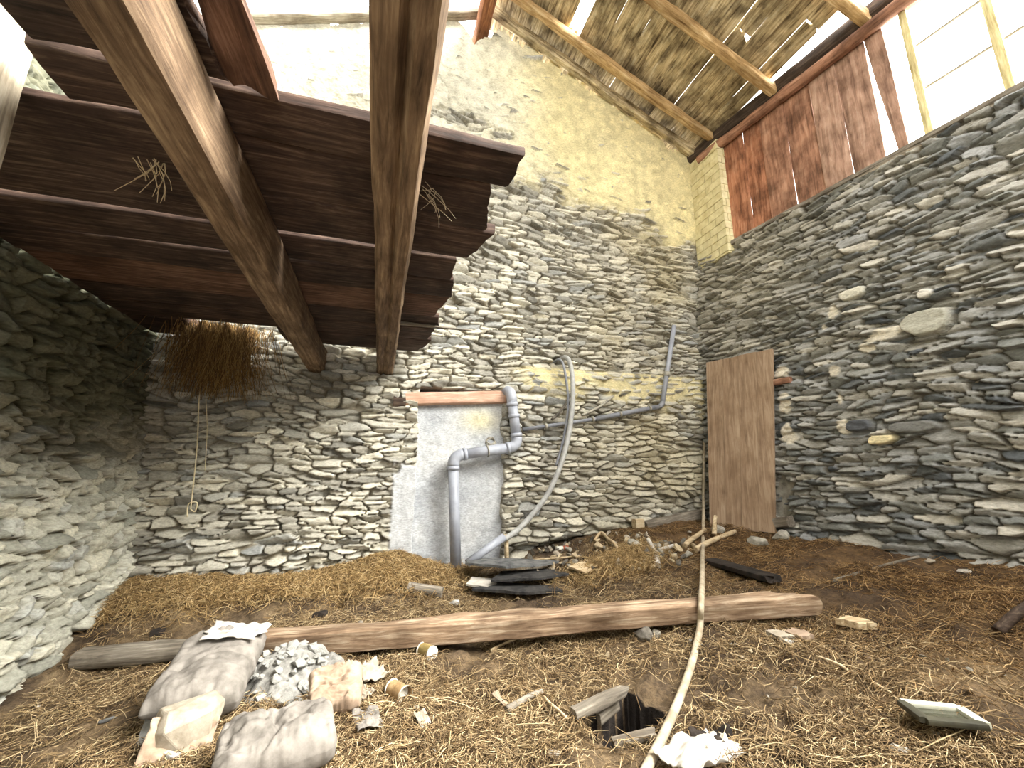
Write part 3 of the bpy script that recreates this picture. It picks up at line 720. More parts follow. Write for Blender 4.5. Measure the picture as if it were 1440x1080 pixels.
# ------------------------------------------------------------------ loft
o = timber('loft_joist', (0.0, 4.55, 2.09), (0.0, -2.55, 2.09), .165, .22, W_joist, seed=61, amp=.006, step=.035, crack=.03, e=9)
tag(o, 'squared loft joist nearer the pipes, with a long drying crack in its underside', 'beam', 'squared joists of the loft')
o = timber('loft_joist', (-.635, 4.55, 2.07), (-.62, -2.55, 2.09), .15, .24, W_joist, seed=62, amp=.008, step=.035, e=9, chunk=[(.32, -1, .0, .3)])
tag(o, 'squared loft joist nearer the dark wall, one lit flank and rusty stain', 'beam', 'squared joists of the loft')
o = timber('wooden_post', (-1.245, 1.445, -.2), (-1.24, 1.445, 3.3), .2, .2, W_post, seed=63, amp=.008, e=8, up=(0, -1, 0), step=.05)
tag(o, 'pale weathered upright post close by, cut off by the corner of the view', 'post')
PL = [(1.365, 1.565, -1.05, .46, -.08, 'loft plank at the open edge of the loft, longest with a slanting sawn end'),
      (1.568, 1.94, -1.96, .42, .18, 'wide loft plank with a rounded waney end, second from the open edge'),
      (1.938, 2.236, -1.96, .45, -.28, 'loft plank whose far edge borders the slit of daylight'),
      (2.276, 2.555, -1.96, .36, 0, 'loft plank just past the slit of daylight'),
      (2.552, 2.825, -1.96, .40, .1, 'square-ended loft plank with a rusty top edge, fifth from the open edge'),
      (2.822, 3.235, -1.96, .37, -.2, 'red-brown loft plank with a slanting end, sixth from the open edge'),
      (3.238, 3.53, -1.96, .40, .1, 'loft plank beside the thin splintered lath'),
      (3.528, 3.86, -1.96, .37, -.1, 'loft plank next to last before the stone gable'),
      (3.865, 4.29, -.90, .34, -.2, 'short loft plank nearest the stone gable, beside the hole'),
      (3.865, 4.33, -1.96, -1.52, .2, 'short loft plank in the dark corner beyond the hanging straw'),
      (1.06, 1.335, -1.02, -.55, .1, 'dark loft plank running behind the pale post up to the joist'),
      (.72, 1.05, -.92, -.55, .0, 'dark loft plank overhead, at the very top between post and joist')]
for i, (ya, yb, xa, xb, sl, lb) in enumerate(PL):
    yc = (ya+yb)/2; th = .05+.008*((i*7) % 3)
    o = timber('loft_plank', (xa, yc+.015*math.sin(i*2.1), 2.205+th/2), (xb, yc, 2.205+th/2), yb-ya, th, W_loft if i != 5 else W_loftr, seed=70+i, amp=.006, sl1=sl, rag=.012, step=.03, M=36, e=8 if i != 1 else 4, bend=.012*math.sin(i*1.7))
    tag(o, lb, 'plank', 'planks of the broken loft floor')
o = timber('splintered_lath', (.05, 3.40, 2.19), (.71, 3.42, 2.19), .05, .02, W_grey, seed=85, amp=.004, taper=.35, rag=.05)
tag(o, 'thin splintered lath poking out beyond the loft plank ends', 'lath')
o = timber('broken_board', (-.525, .70, 2.29), (-.455, 1.325, 2.225), .10, .045, W_loftr, seed=86, amp=.02, rag=.02, step=.02, sl1=-.5)
tag(o, 'rust-brown splintered board end hanging beside the joist at the loft edge', 'board')
o = timber('bark_strip', (-.47, .60, 2.35), (-.455, 1.10, 2.275), .05, .035, W_grey, seed=87, amp=.014, rag=.05, step=.02, e=2.5)
tag(o, 'shaggy grey strip of bark lying along the splintered board', 'bark')
# straw hanging through the hole, strings, small wisp
def wisp(name, c, n, spread, drop, r, cols, seed, label, cat, horizontal=0.3, kind=None, mat=M_straw):
    RR = random.Random(seed); bm = bmesh.new()
    for _ in range(n):
        a = Vector((RR.gauss(0, spread[0]), RR.gauss(0, spread[1]), RR.uniform(-.02, .03)))
        L = drop*RR.uniform(.3, 1); dx = RR.gauss(0, horizontal)*L; dy = RR.gauss(0, horizontal*.4)*L
        pth = [a+Vector((dx*t+.02*math.sin(3*t+a.x*40), dy*t, -L*t)) for t in (0, .35, .7, 1)]
        tube_bm(bm, pth, lambda t: r*(1-.5*t), 3, False)
    me = bpy.data.meshes.new(name); bm.to_mesh(me); bm.free()
    cc = np.array([cols[RR.randrange(len(cols))] for _ in range(n)])
    at = me.color_attributes.new('albedo', 'FLOAT_COLOR', 'POINT'); k = np.ones((len(me.vertices), 4), np.float32); k[:, :3] = np.repeat(cc, len(me.vertices)//n, 0); at.data.foreach_set('color', k.ravel())
    o = new_obj(name, me, mat); o.location = c; return tag(o, label, cat, kind=kind)
DK = [G((112, 84, 48)), G((148, 114, 66)), G((92, 70, 44)), G((176, 144, 92))]
wisp('hanging_straw', (-1.36, 4.06, 2.21), 1700, (.15, .09), .62, .0022, DK, 5, 'brown bundle of straw hanging through the hole in the loft', 'straw', .22, 'stuff')
wisp('hanging_wisp', (-.93, 1.80, 2.2), 14, (.02, .02), .17, .0022, [G((214, 196, 160))], 8, 'small pale wisp of straw hanging under the dark loft planks', 'straw', .35)
wisp('hanging_wisp', (.13, 1.66, 2.19), 12, (.03, .03), .12, .0018, [G((214, 200, 170))], 9, 'few pale stalks dangling from the rounded loft plank beside the cracked joist', 'straw', .9)
for (x0, y0, x1, y1, lb) in ((281, 545, 268, 716, 'longer pale string hanging from the straw bundle, knotted at its end'), (290, 545, 288, 662, 'shorter thin string hanging from the straw bundle')):
    a, b = onY(x0, y0, 4.15), onY(x1, y1, 4.24)
    pth = smooth_path([Vector((a.x, 4.12, 2.2)), a, a.lerp(b, .5)+Vector((.012, 0, 0)), b], 8)
    if x1 == 268: pth += smooth_path([b, b+Vector((.03, .01, -.02)), b+Vector((.035, .01, .05)), b+Vector((-.02, 0, .04)), b+Vector((-.015, 0, -.06))], 6)[1:]
    tag(tube('hanging_string', pth, .0048 if x1 == 268 else .003, M_string, 6), lb, 'string')

# ------------------------------------------------------------------ blocked doorway
door = tag(empty('door_1', (.8, 4.45, .1)), 'old doorway walled up and rendered over', kind='structure')
xs = np.arange(DX0-.04, DX1+.05, .012); zs = np.arange(-.05, 1.76, .012); Xd, Zd = np.meshgrid(xs, zs)
hd = (fbm(Xd*3, Zd*3, 401, 4)-.5)*.03+(fbm(Xd*22, Zd*22, 402, 3)-.5)*.012
cd = pal(np.clip(fbm(Xd*2.5, Zd*2.5, 403, 4)*1.1-.05, 0, 1), [G((150, 154, 160)), G((178, 181, 184)), G((204, 204, 202))])
ye = np.exp(-((Xd-1.0)/.2)**2-((Zd-1.55)/.12)**2); cd = mixc(cd, G((206, 196, 150)), ye*.7)
cd = cd*(.82+.36*fbm(Xd*26, Zd*26, 404, 3))[..., None]
child_of(new_obj('infill', mesh_np('infill', np.stack([Xd, 4.425-hd, Zd], -1).reshape(-1, 3), grid_faces(*Xd.shape), cd.reshape(-1, 3)), M_stone), door)
a, b = onY(570, 562, 4.42), onY(713, 559, 4.42)
M_lint = wood('lintel_wood', lin((158, 118, 98)), lin((196, 160, 138)), lin((216, 196, 178)), blot=.8)
timber('lintel', (a.x, 4.41, a.z), (b.x, 4.41, b.z), .13, .135, M_lint, seed=90, amp=.004, parent=door)
a = onY(562, 562, 4.36); timber('lintel_end', (a.x-.06, 4.4, a.z-.01), (a.x+.06, 4.4, a.z-.01), .1, .12, W_dark, seed=91, amp=.008, parent=door)

# ------------------------------------------------------------------ pipes and hose
pr = .052
dp = empty('drain_pipe', onY(641, 795, 4.28)); tag(dp, 'thick grey plastic drain pipe stepping down across the blocked doorway', 'pipe')
A0 = onY(706, 545, 4.40); A = onY(719, 556, 4.27); B = onY(728, 628, 4.27); Cc = onY(637, 641, 4.27); Dd = onY(641, 797, 4.27)
def corner(a, b, c, r, n=8):
    u = (a-b).normalized()*r; v = (c-b).normalized()*r
    return [(b+u)*(1-t)**2+b*2*t*(1-t)+(b+v)*t*t for t in [i/n for i in range(n+1)]]
A1 = A+(A-B).normalized()*.03
up_in = Vector((A.x-.05, 4.42, A.z+.06))
tube('pipe_section', [A+(B-A)*.12, B+(A-B).normalized()*.10], pr, M_pvc, 20, dp)
tube('elbow', [up_in]+corner(up_in, Vector((A.x, 4.29, A.z+.06)), A+(B-A)*.2, .08)+[A+(B-A)*.2], pr*1.08, M_pvc, 20, dp)
tube('elbow', corner(A, B, Cc, .10), pr*1.1, M_pvc, 20, dp)
tube('pipe_section', [B+(Cc-B).normalized()*.09, Cc+(B-Cc).normalized()*.09], pr, M_pvc, 20, dp)
tube('elbow', corner(B, Cc, Dd, .10), pr*1.1, M_pvc, 20, dp)
tube('pipe_section', [Cc+(Dd-Cc).normalized()*.09, Dd], pr, M_pvc, 20, dp)
for q, d in ((B+(A-B).normalized()*.12, (A-B)), (B+(A-B).normalized()*.32, (A-B)), (B+(Cc-B).normalized()*.11, (Cc-B)), (Cc+(B-Cc).normalized()*.12, (B-Cc)), (Cc+(Dd-Cc).normalized()*.12, (Dd-Cc)), (A+(B-A)*.18, (B-A))):
    d = d.normalized(); tube('socket_collar', [q-d*.018, q+d*.018], pr*1.2, M_pvc, 20, dp)
q = B.lerp(Cc, .48); d = (Cc-B).normalized()
o = tube('pipe_clip', [q-d*.008, q+d*.008], pr*1.18, M_iron, 20, dp)
# loop of wire on the pipe
c0 = B.lerp(Cc, .42)+Vector((0, .03, pr+.028))
bm = bmesh.new()
for k in range(3):
    tube_bm(bm, [c0+Vector((.055*math.cos(t)*(1-.12*k), .02*math.sin(t*2+k), .035*math.sin(t)+.01*k)) for t in [i*6.6/24 for i in range(25)]], .006, 6)
tag(from_bm('wire_coil', bm, M_iron), 'small coil of old wire lying on the drain pipe step', 'wire')
# thin metal pipe
tp = empty('metal_pipe', onY(838, 590, 4.32)); tag(tp, 'thin grey pipe running along the wall and turning up near the corner', 'pipe')
a, b, b2, c_ = onY(735, 604, 4.31), onY(838, 589, 4.31), onY(931, 571, 4.31), onY(948, 458, 4.33)
tube('pipe_section', [a, b], .020, M_pvcd, 12, tp); tube('pipe_section', [b, b2+(b-b2).normalized()*.03], .027, M_pvcd, 12, tp)
tube('elbow', corner(b, b2, c_, .05), .031, M_pvcd, 12, tp); tube('pipe_section', [b2+(c_-b2).normalized()*.04, c_], .028, M_pvc, 12, tp)
for q, q2 in ((a.lerp(b, .3), a), (a.lerp(b, .95), a), (b.lerp(b2, .35), a), (b.lerp(b2, .8), a)):
    d = (q2-q).normalized(); tube('pipe_clip', [q-d*.012, q+d*.012], .036, M_iron, 12, tp)
q = b2.lerp(c_, .38); d = (c_-b2).normalized(); tube('coupling', [q-d*.03, q+d*.03], .036, M_iron, 12, tp)
for (x0, y0, x1, y1, lb) in ((776, 590, 803, 553, 'short dark stick jammed slanting behind the hose above the thin pipe'), (818, 584, 862, 557, 'crooked grey stick lying on the thin pipe beside the hose')):
    a, b = onY(x0, y0, 4.30), onY(x1, y1, 4.33)
    tag(tube('stick', smooth_path([a, a.lerp(b, .5)+Vector((.02, 0, -.015)), b], 8), .014, M_iron if x0 > 800 else M_rockd, 8), lb, 'stick')
# hose
hp = [(785, 509, 4.46), (793, 503, 4.33), (800, 507, 4.24), (805, 530, 4.2), (805, 570, 4.17), (799, 615, 4.15), (788, 655, 4.13), (771, 693, 4.12), (750, 722, 4.11), (728, 745, 4.10), (708, 759, 4.08)]
pth = smooth_path([onY(*p) for p in hp], 14)
ho = tube('hose', pth, lambda t: .026+.0022*math.sin(t*len(pth)*2.6), M_hose, 14)
tag(ho, 'grey ribbed hose arching out of the wall down to the floor', 'hose')
h2 = tube('hose', smooth_path([onY(x-9, y+3, Y+.03) for x, y, Y in hp[:4]]+[onY(x-6, y, Y+.05) for x, y, Y in hp[4:7]], 10), .014, M_pvcd, 10); 
h2.name = 'inner_cable'; child_of(h2, ho)
a, b = onY(706, 757, 4.07), onY(657, 792, 4.02)
tag(tube('plastic_pipe', [a+(a-b)*.06, b], .036, M_pvc, 16), 'short grey plastic pipe lying against the foot of the blocked doorway', 'pipe')
a, b = onY(712, 752, 4.12), P_(713, 792)
tag(tube('wooden_peg', [b+Vector((0, 0, -.03)), a], .022, W_pale, 10), 'pale upright peg propping the end of the hose', 'peg')

# ------------------------------------------------------------------ leaning panel in the corner
def plank_panel():
    q = [P_(999, 742), P_(1090, 752)]
    e = [onY(993, 511, 4.22), None]
    bl = Vector((q[0].x, 3.98, q[0].z)); br = Vector((3.66, 3.42, 0))
    return q
bl = onY(998, 740, 4.02); tl = onY(993, 510, 4.20)
br = onR(1090, 750, .12); tr_ = onR(1086.5, 490, .05)
pn = (br-bl).cross(tl-bl).normalized()
if pn.y > 0: pn = -pn
pa = empty('leaning_panel', (bl+br)/2); tag(pa, 'tall plain wooden panel of joined boards leaning in the corner', 'wooden panel')
cuts = [0, .27, .52, .78, 1.0]
for a_, b_ in zip(cuts, cuts[1:]):
    bm = bmesh.new(); g = .0015
    n = 14
    ring = []
    for k in range(n+1):
        t = k/n; L_ = bl.lerp(tl, t); R_ = br.lerp(tr_, t)
        p, q = L_.lerp(R_, a_+g), L_.lerp(R_, b_-g)
        w_ = Vector((0, 0, .004*math.sin(a_*9+t*3)))
        ring.append([bm.verts.new(v) for v in (p+w_, q+w_, q-pn*.028+w_, p-pn*.028+w_)])
    for r0, r1_ in zip(ring, ring[1:]):
        for j in range(4): bm.faces.new((r0[j], r0[(j+1) % 4], r1_[(j+1) % 4], r1_[j]))
    bm.faces.new(ring[0]); bm.faces.new(ring[-1])
    o = from_bm('panel_board', bm, None)
    mw = basis(bl, tl, pn); o.data.transform(mw.inverted()); o.matrix_world = mw; o.data.materials.append(W_panel); child_of(o, pa)
pm = lambda x, y, o=.04: onR(x, y, o)
a, b = onR(1080, 540, .03), onR(1112, 534, .03)
tag(timber('batten', a, b, .05, .06, W_clad, seed=95, amp=.003), 'brown batten stub on the wall behind the top of the leaning panel', 'batten')
a, b = onR(1080, 736, .06), onR(1112, 733, .06)
tag(timber('timber_block', a, b, .12, .10, W_grey, seed=96, amp=.003), 'squared grey timber block at the foot of the leaning panel', 'block')

# ------------------------------------------------------------------ pale cable from the wall across the floor
pts = [onY(990, 617, 4.36), onY(990, 660, 4.30), onY(989.5, 700, 4.25)]
for (x, y, up) in ((989, 742, .03), (988, 780, .04), (987.5, 805, .08), (987, 824, .12), (986.5, 834, .16), (986, 846, .165), (985.5, 858, .14), (985, 872, .08), (983, 890, .045), (975, 925, .03), (962, 965, .03), (943, 1012, .03), (925, 1050, .03), (905, 1090, .03), (880, 1150, .03)):
    pts.append(F_(x, y, up))
o = tube('cable', smooth_path(pts, 10), .017, M_cable, 12); tag(o, 'thick pale cable running down the wall and over the floor and the long timber', 'cable')

# ------------------------------------------------------------------ timbers on the floor
a, b = F_(352, 907, .058), F_(1112, 848, .055)
o = timber('floor_timber', a, b, .17, .12, W_log, seed=101, amp=.009, step=.03, e=9, taper=.92, sl1=-.9, rag=.06, M=36)
tag(o, 'long squared pale timber lying across the floor', 'timber')
a, b = F_(112, 926, .05), F_(272, 912, .06)
o = timber('floor_log', a, b, .13, .11, W_grey, seed=102, amp=.012, e=2.6, rag=.04)
tag(o, 'short grey round log lying behind the upright cement sack', 'log')
a, b = F_(575, 826, .03), F_(622, 834, .03)
tag(timber('round_billet', a, b, .09, .09, W_grey, seed=103, amp=.006, e=2.1), 'short grey round billet half sunk in the hay heap', 'log')
a, b = F_(1000, 790, .03), F_(1092, 815, .04)
tag(timber('charred_board', a, b, .14, .05, M_char, seed=104, amp=.01, rag=.05), 'blackened board sloping behind the far end of the long timber', 'board')
a, b = F_(806, 1004, .035), F_(876, 972, .045)
tag(timber('plank_stub', a, b, .04, .03, W_grey, seed=105, amp=.008, rag=.05, e=5), 'weathered plank stub bridging the edge of the hole in the floor', 'plank')
a, b = F_(842, 1012, -.02), F_(868, 990, -.01)
tag(timber('hole_edge_board', a, b, .025, .045, W_grey, seed=106, amp=.005), 'pale broken board edge just inside the hole in the floor', 'board')
a, b = F_(862, 1045, .0), F_(915, 1032, .01)
tag(timber('hole_rim_board', a, b, .05, .02, W_grey, seed=107, amp=.004, rag=.04), 'thin board on the near rim of the hole in the floor', 'board')
sticks = [
 (1170, 816, 1292, 784, .013, W_grey, 'long straight pole lying on the straw towards the dark side wall'),
 (655, 797, 815, 788, .010, W_pale, 'long thin pale lath on the floor below the blocked doorway'),
 (480, 808, 502, 803, .014, W_pale, 'pale stub of wood poking from the hay at the foot of the stone wall'),
 (510, 908, 526, 942, .017, W_grey, 'short grey stick standing beside the pinkish torn sack'),
 (690, 921, 765, 893, .008, W_pale, 'slender pale stick on the straw in front of the long timber'),
 (880, 838, 902, 800, .0, None, None),
 (1404, 893, 1436, 800, .022, W_dark, 'dark stick leaning up out of the straw at the edge of the view'),
 (962, 768, 992, 752, .024, W_pale, 'pale chopped stick in the rubble beside the cable'),
 (978, 773, 1034, 755, .026, W_pale, 'pale split branch under the foot of the leaning panel'),
 (1005, 760, 1026, 738, .022, W_pale, 'light torn stick standing against the wall corner by the panel'),
 (1195, 953, 1150, 937, .006, W_pale, 'thin pale twig on the brown straw beyond the plaster flakes'),
 (1195, 905, 1192, 946, .006, W_pale, None),
 (712, 1010, 762, 980, .014, W_grey, 'grey stick half buried in straw left of the floor hole'),
 (765, 985, 800, 1022, .007, W_pale, 'forked pale root lying beside the floor hole'),
 (800, 1020, 815, 1034, .006, W_pale, None),
 (1190, 945, 1255, 980, .006, W_pale, 'bent pale stalk across the straw between plaster flakes and picture frame'),
 (1320, 1075, 1300, 1040, .008, W_dark, None),
]
for i, (x0, y0, x1, y1, r, mt, lb) in enumerate(sticks):
    if not lb: continue
    lift = .25 if x1 == 1436 else r*1.2+.02
    a, b = P_(x0, y0, r*.6+.012), P_(x1, y1, r*.6+.012)
    if x0 == 1404: b = a+Vector((.30, -.10, .20))
    if x0 in (510, 1005): b = a+Vector((-.02 if x0 == 510 else .08, .05, .10 if x0 == 510 else .16))
    pth = smooth_path([a, a.lerp(b, .33)+Vector((rnd.uniform(-.01, .01), rnd.uniform(-.01, .01), .006)), a.lerp(b, .67)+Vector((rnd.uniform(-.01, .01), 0, .006)), b], 5)
    tag(tube('stick', pth, lambda t, r=r: r*(1.05-.25*t), mt, 8), lb, 'stick')
# old timber at the wall foot near the corner
a, b = onY(907, 742, 4.29), onY(984, 724, 4.29)
tag(timber('old_timber', a, b, .12, .13, W_grey, seed=110, amp=.012, e=4), 'grey old timber lying along the foot of the stone wall by the corner', 'timber')
a = onY(897, 736, 4.27)
tag(timber('wood_block', a+Vector((-.05, 0, 0)), a+Vector((.055, 0, 0)), .09, .10, W_pale, seed=111, amp=.004), 'small pale wood block standing at the end of the wall-foot timber', 'block')

# ------------------------------------------------------------------ slabs and sheets
def outline(pts): return [(p.x, p.y) for p in (F_(x, y) for x, y in pts)]
def zmid(pts, up=0): ps = [P_(x, y) for x, y in pts]; return max(p.z for p in ps)*.5+sum(p.z for p in ps)/len(ps)*.5+up
q = [(664, 838), (740, 842), (792, 834), (782, 826), (700, 824)]
tag(slab('tar_sheet', outline(q), zmid(q, .005), .02, M_tar, 1, .008, (.02, .03)), 'black torn tar sheet lowest in the stack behind the long timber', 'sheet', None)
q = [(655, 832), (700, 836), (735, 828), (715, 818), (664, 818)]
tag(slab('white_board', outline(q), zmid(q, .035), .014, M_paper, 2, .004, (-.03, .05)), 'white board peeping out under the dark slate sheet', 'board')
q = [(690, 834), (760, 830), (800, 818), (768, 806), (706, 812)]
tag(slab('roofing_sheet', outline(q), zmid(q, .04), .016, M_tar, 3, .008, (.05, -.02)), 'charcoal roofing sheet in the middle of the stack behind the long timber', 'sheet')
q = [(654, 817), (712, 826), (768, 810), (786, 797), (720, 799), (664, 803)]
tag(slab('slate_sheet', outline(q), zmid(q, .07), .018, M_slate, 4, .006, (-.02, -.03)), 'large grey slate sheet on top of the stack below the blocked doorway', 'sheet')
q = [(800, 812), (822, 819), (850, 800), (826, 796)]
tag(slab('board_scrap', outline(q), zmid(q, .02), .014, W_pale, 5, .003, (.05, .1)), 'pale square board scrap lying behind the middle of the long timber', 'board')
q = [(1041, 866), (1074, 871), (1096, 862), (1086, 850), (1056, 858)]
tag(slab('stone_slab', outline(q), zmid(q, .0), .03, M_rock, 6, .006, (.02, .1)), 'flat broken grey stone in front of the far end of the long timber', 'stone')
q = [(1078, 901), (1098, 910), (1118, 905), (1108, 897), (1090, 896)]
tag(slab('plaster_flake', outline(q), zmid(q, .01), .02, M_cemw, 7, .005), 'white plaster flake alone on the brown straw, longer of the pair', 'plaster')
q = [(1106, 900), (1128, 906), (1145, 900), (1134, 892), (1114, 891)]
tag(slab('plaster_flake', outline(q), zmid(q, .015), .02, M_sackb, 8, .006), 'tan plaster flake touching the white flake on the brown straw', 'plaster')
q = [(1102, 914), (1110, 917), (1118, 914), (1110, 911)]
tag(slab('plaster_flake', outline(q), zmid(q, .01), .015, M_paper, 9, .003), 'tiny white plaster flake just below the pair of flakes', 'plaster')
q = [(1176, 884), (1210, 890), (1234, 886), (1222, 878), (1190, 876)]
tag(slab('bark_scrap', outline(q), zmid(q, .005), .03, W_pale, 10, .01), 'straw-coloured bark scrap beyond the plaster flakes', 'bark')
# picture frame lying in the straw
fp = [P_(1274, 1021, .02), P_(1352, 1019, .02), P_(1392, 1049, .02), P_(1308, 1052, .02)]
fr = empty('picture_frame', sum(fp, Vector())/4); tag(fr, 'small dark picture frame with a glassy panel lying in the straw', 'frame')
zf = max(p.z for p in fp)
fp = [Vector((p.x, p.y, zf)) for p in fp]
cen = sum(fp, Vector())/4
M_frl = speck('frame_light', lin((176, 178, 160)), lin((206, 206, 190)), 10, .5, .1, .4); M_frd = speck('frame_dark', lin((44, 42, 32)), lin((74, 72, 58)), 10, .5, .1, .4)
for i in range(4):
    p, q = fp[i], fp[(i+1) % 4]
    timber('frame_bar', p, q, .032, .018, M_frl if i in (0, 1) else M_frd, seed=120+i, amp=.001, step=.05, M=16, parent=fr)
bm = bmesh.new(); tp_ = [bm.verts.new(p.lerp(cen, .04)+Vector((0, 0, -.004))) for p in fp]; bt = [bm.verts.new(p.lerp(cen, .04)+Vector((0, 0, -.012))) for p in fp]
bm.faces.new(tp_); bm.faces.new(bt[::-1])
for i in range(4): bm.faces.new((tp_[i], bt[i], bt[(i+1) % 4], tp_[(i+1) % 4]))
M_pict = speck('picture_glass', lin((60, 60, 48)), lin((104, 104, 88)), 9, .15, .02, .6)
child_of(from_bm('picture', bm, M_pict), fr)
# white crumpled plastic by the cable end and other scraps
def sheet_at(name, x, y, L, W, seed, mat, label, cat, rz=0, amp=.04, up=.03, tilt=(0, 0)):
    o = new_obj(name, sheet_mesh(name, L, W, seed, amp), mat); o.location = P_(x, y, up); o.rotation_euler = (tilt[0], tilt[1], rz); return tag(o, label, cat)
sheet_at('plastic_sheet', 985, 1077, .28, .16, 3, M_paper, 'crumpled white plastic sheet at the near edge beside the cable', 'sheet', .2, .05, .05)
sheet_at('dark_rag', 1005, 1052, .15, .08, 4, M_char, 'small dark rag behind the crumpled white plastic sheet', 'rag', -.3, .03, .03)
sheet_at('paper_scrap', 594, 1024, .05, .07, 5, M_cemw, 'small pale paper scrap standing in the straw below the cans', 'paper', .5, .01, .03, (.5, 0))
sheet_at('dry_leaf', 703, 997, .035, .075, 6, M_pale if False else M_sackb, 'pale dry leaf on the straw in the middle of the floor', 'leaf', .6, .012, .03, (.4, .1))
sheet_at('paper_scrap', 520, 962, .17, .13, 7, M_cemw, 'crumpled white paper between the pinkish torn sack and the rusty can', 'paper', .8, .05, .06, (.3, .2))
sheet_at('paper_scrap', 508, 985, .12, .06, 9, M_cemw, 'small crumpled scrap below the pinkish torn sack', 'paper', 2.2, .03, .025)
sheet_at('paper_scrap', 516, 1022, .10, .16, 10, M_sack, 'greyish torn paper strip trodden into the straw below the sacks', 'paper', .2, .02, .015)

# ------------------------------------------------------------------ tins
def tin(name, p, axis, r, L, mb, me_, label, open_=True):
    e = empty(name, p); tag(e, label, 'can'); ax = Vector(axis).normalized(); p = Vector(p)
    bm = bmesh.new(); path = [p-ax*L/2+ax*(L*i/16) for i in range(17)]
    tube_bm(bm, path, lambda t: r*(1+.018*math.sin(t*40)), 24, not open_); o = from_bm('can_body', bm, mb, None)
    if open_:
        m2 = o.modifiers.new('s', 'SOLIDIFY'); m2.thickness = .002
    child_of(o, e)
    bm = bmesh.new(); k = 1.07
    bm.free()
    for s in (1, -1):
        bm = bmesh.new(); tube_bm(bm, [p+ax*s*(L/2-.005), p+ax*s*(L/2+.004)], r*k, 24, s == -1 or not open_); child_of(from_bm('can_rim', bm, me_), e)
    if open_:
        bm = bmesh.new(); tube_bm(bm, [p+ax*(L/2-.03), p+ax*(L/2-.028)], r*.97, 24, True); child_of(from_bm('can_lid', bm, me_), e)
    return e
c1 = P_(560, 984, .03); d1 = (P_(578, 990)-P_(540, 968)); d1.z = .0
tin('tin_can', c1, d1, .036, .105, M_tin, M_tinw, 'rusty brown tin can lying open-ended beside the torn sacks')
c2 = P_(600, 926, .035); d2 = (P_(612, 930)-P_(588, 920)); d2.z = 0
tin('tin_can', c2, d2, .036, .085, M_tiny, M_tinw, 'yellowish tin can with a white end lying alone on the straw', False)
c3 = P_(958, 872, .025)
tin('tin_can', c3, (1, -.2, -.15), .026, .07, M_tinw, M_tinw, 'small white can lying under the long timber beside the cable', False)
e = empty('plastic_tube', onY(782, 768, 4.2)); tag(e, 'small white and red plastic tube in the rubble at the wall foot', 'tube'); p = P_(782, 772, .03)
tube('tube_body', [p, p+Vector((.075, .01, .0))], .022, M_tinw, 14, e); tube('tube_cap', [p+Vector((.075, .01, 0)), p+Vector((.14, .02, 0))], .020, M_red, 14, e)

# ------------------------------------------------------------------ cement sacks
def sack(name, p0, p1, W, H, seed, mat, label, up=(0, 0, 1), **k):
    L = (Vector(p1)-Vector(p0)).length
    e = basis(p0, p1, up); e.translation = (Vector(p0)+Vector(p1))/2
    o = new_obj(name, sack_mesh(name, L, W, H, seed, **k), mat); o.matrix_world = e; return tag(o, label, 'sack', 'hardened cement sacks on the straw')
a, b = F_(264, 996, .10), F_(322, 900, .19)
s1 = sack('cement_sack', a, b, .37, .17, 3, M_sack, 'large grey cement sack propped up against the floor timber')
o = new_obj('torn_flap', sheet_mesh('torn_flap', .28, .17, 14, .03, rag=.16), M_paper); o.matrix_world = s1.matrix_world @ Matrix.Translation((.17, -.05, .082)) @ Matrix.Rotation(1.4, 4, 'Z'); o['label'] = 'torn white paper flap'; child_of(o, s1)
a, b = F_(300, 1072, .075), F_(470, 1018, .085)
s2 = sack('cement_sack', a, b, .30, .17, 8, M_sack, 'grey cement sack lying split open in front of the rubble heap')
a, b = F_(432, 985, .04), F_(488, 955, .10)
s3 = sack('cement_sack', F_(470, 1000, .04), F_(474, 938, .13), .22, .10, 12, M_sackb, 'small torn pinkish paper sack behind the split sack')
# broken lump still in its sack, with its own paper and the board scrap
lp = P_(262, 1045, .0)
o = rock('cement_lump', lp, .165, .13, .12, 31, M_cemw, .3, .15, .3); tag(o, 'big cream lump of hardened cement in the corner of the sack pile', 'cement')
sh = new_obj('paper_wrapping', sheet_mesh('paper_wrapping', .22, .16, 24, .03), M_sackb); sh.location = P_(248, 1064, .05); sh.rotation_euler = (1.0, .2, .2); child_of(sh, o)
q = [(190, 1056), (208, 1058), (240, 1012), (216, 1008)]
o = slab('board_scrap', outline(q), zmid(q, .03), .022, M_cem, 12, .003, (.2, .35)); tag(o, 'flat pale slab scrap leaning beside the cream cement lump', 'slab')
hx = np.linspace(-.32, .32, 60); hX, hY = np.meshgrid(hx, hx); hc = P_(408, 950); hr = np.sqrt((hX/.30)**2+(hY/.24)**2)+(fbm(hX*9, hY*9, 501, 3)-.5)*.5
hb = gz(hc.x+hX, hc.y+hY)+ground_noise(hc.x+hX, hc.y+hY)
def heap_h(x, y):
    r_ = math.hypot((x-hc.x)/.30, (y-hc.y)/.24); return .10*max(0, 1-r_*r_)
hz = hb-.02+.125*np.clip(1-hr**2, 0, 1)+(fbm(hX*22, hY*22, 502, 3)-.5)*.03*(hr < 1)
o = new_obj('cement_dust', mesh_np('cement_dust', np.stack([hX, hY, hz-hc.z], -1).reshape(-1, 3), grid_faces(60, 60, keep=(hr < 1.02)[:-1, :-1])), M_dust); o.location = hc
tag(o, 'low heap of grey cement dust between the sacks, under the broken pieces', 'dust', kind='stuff')
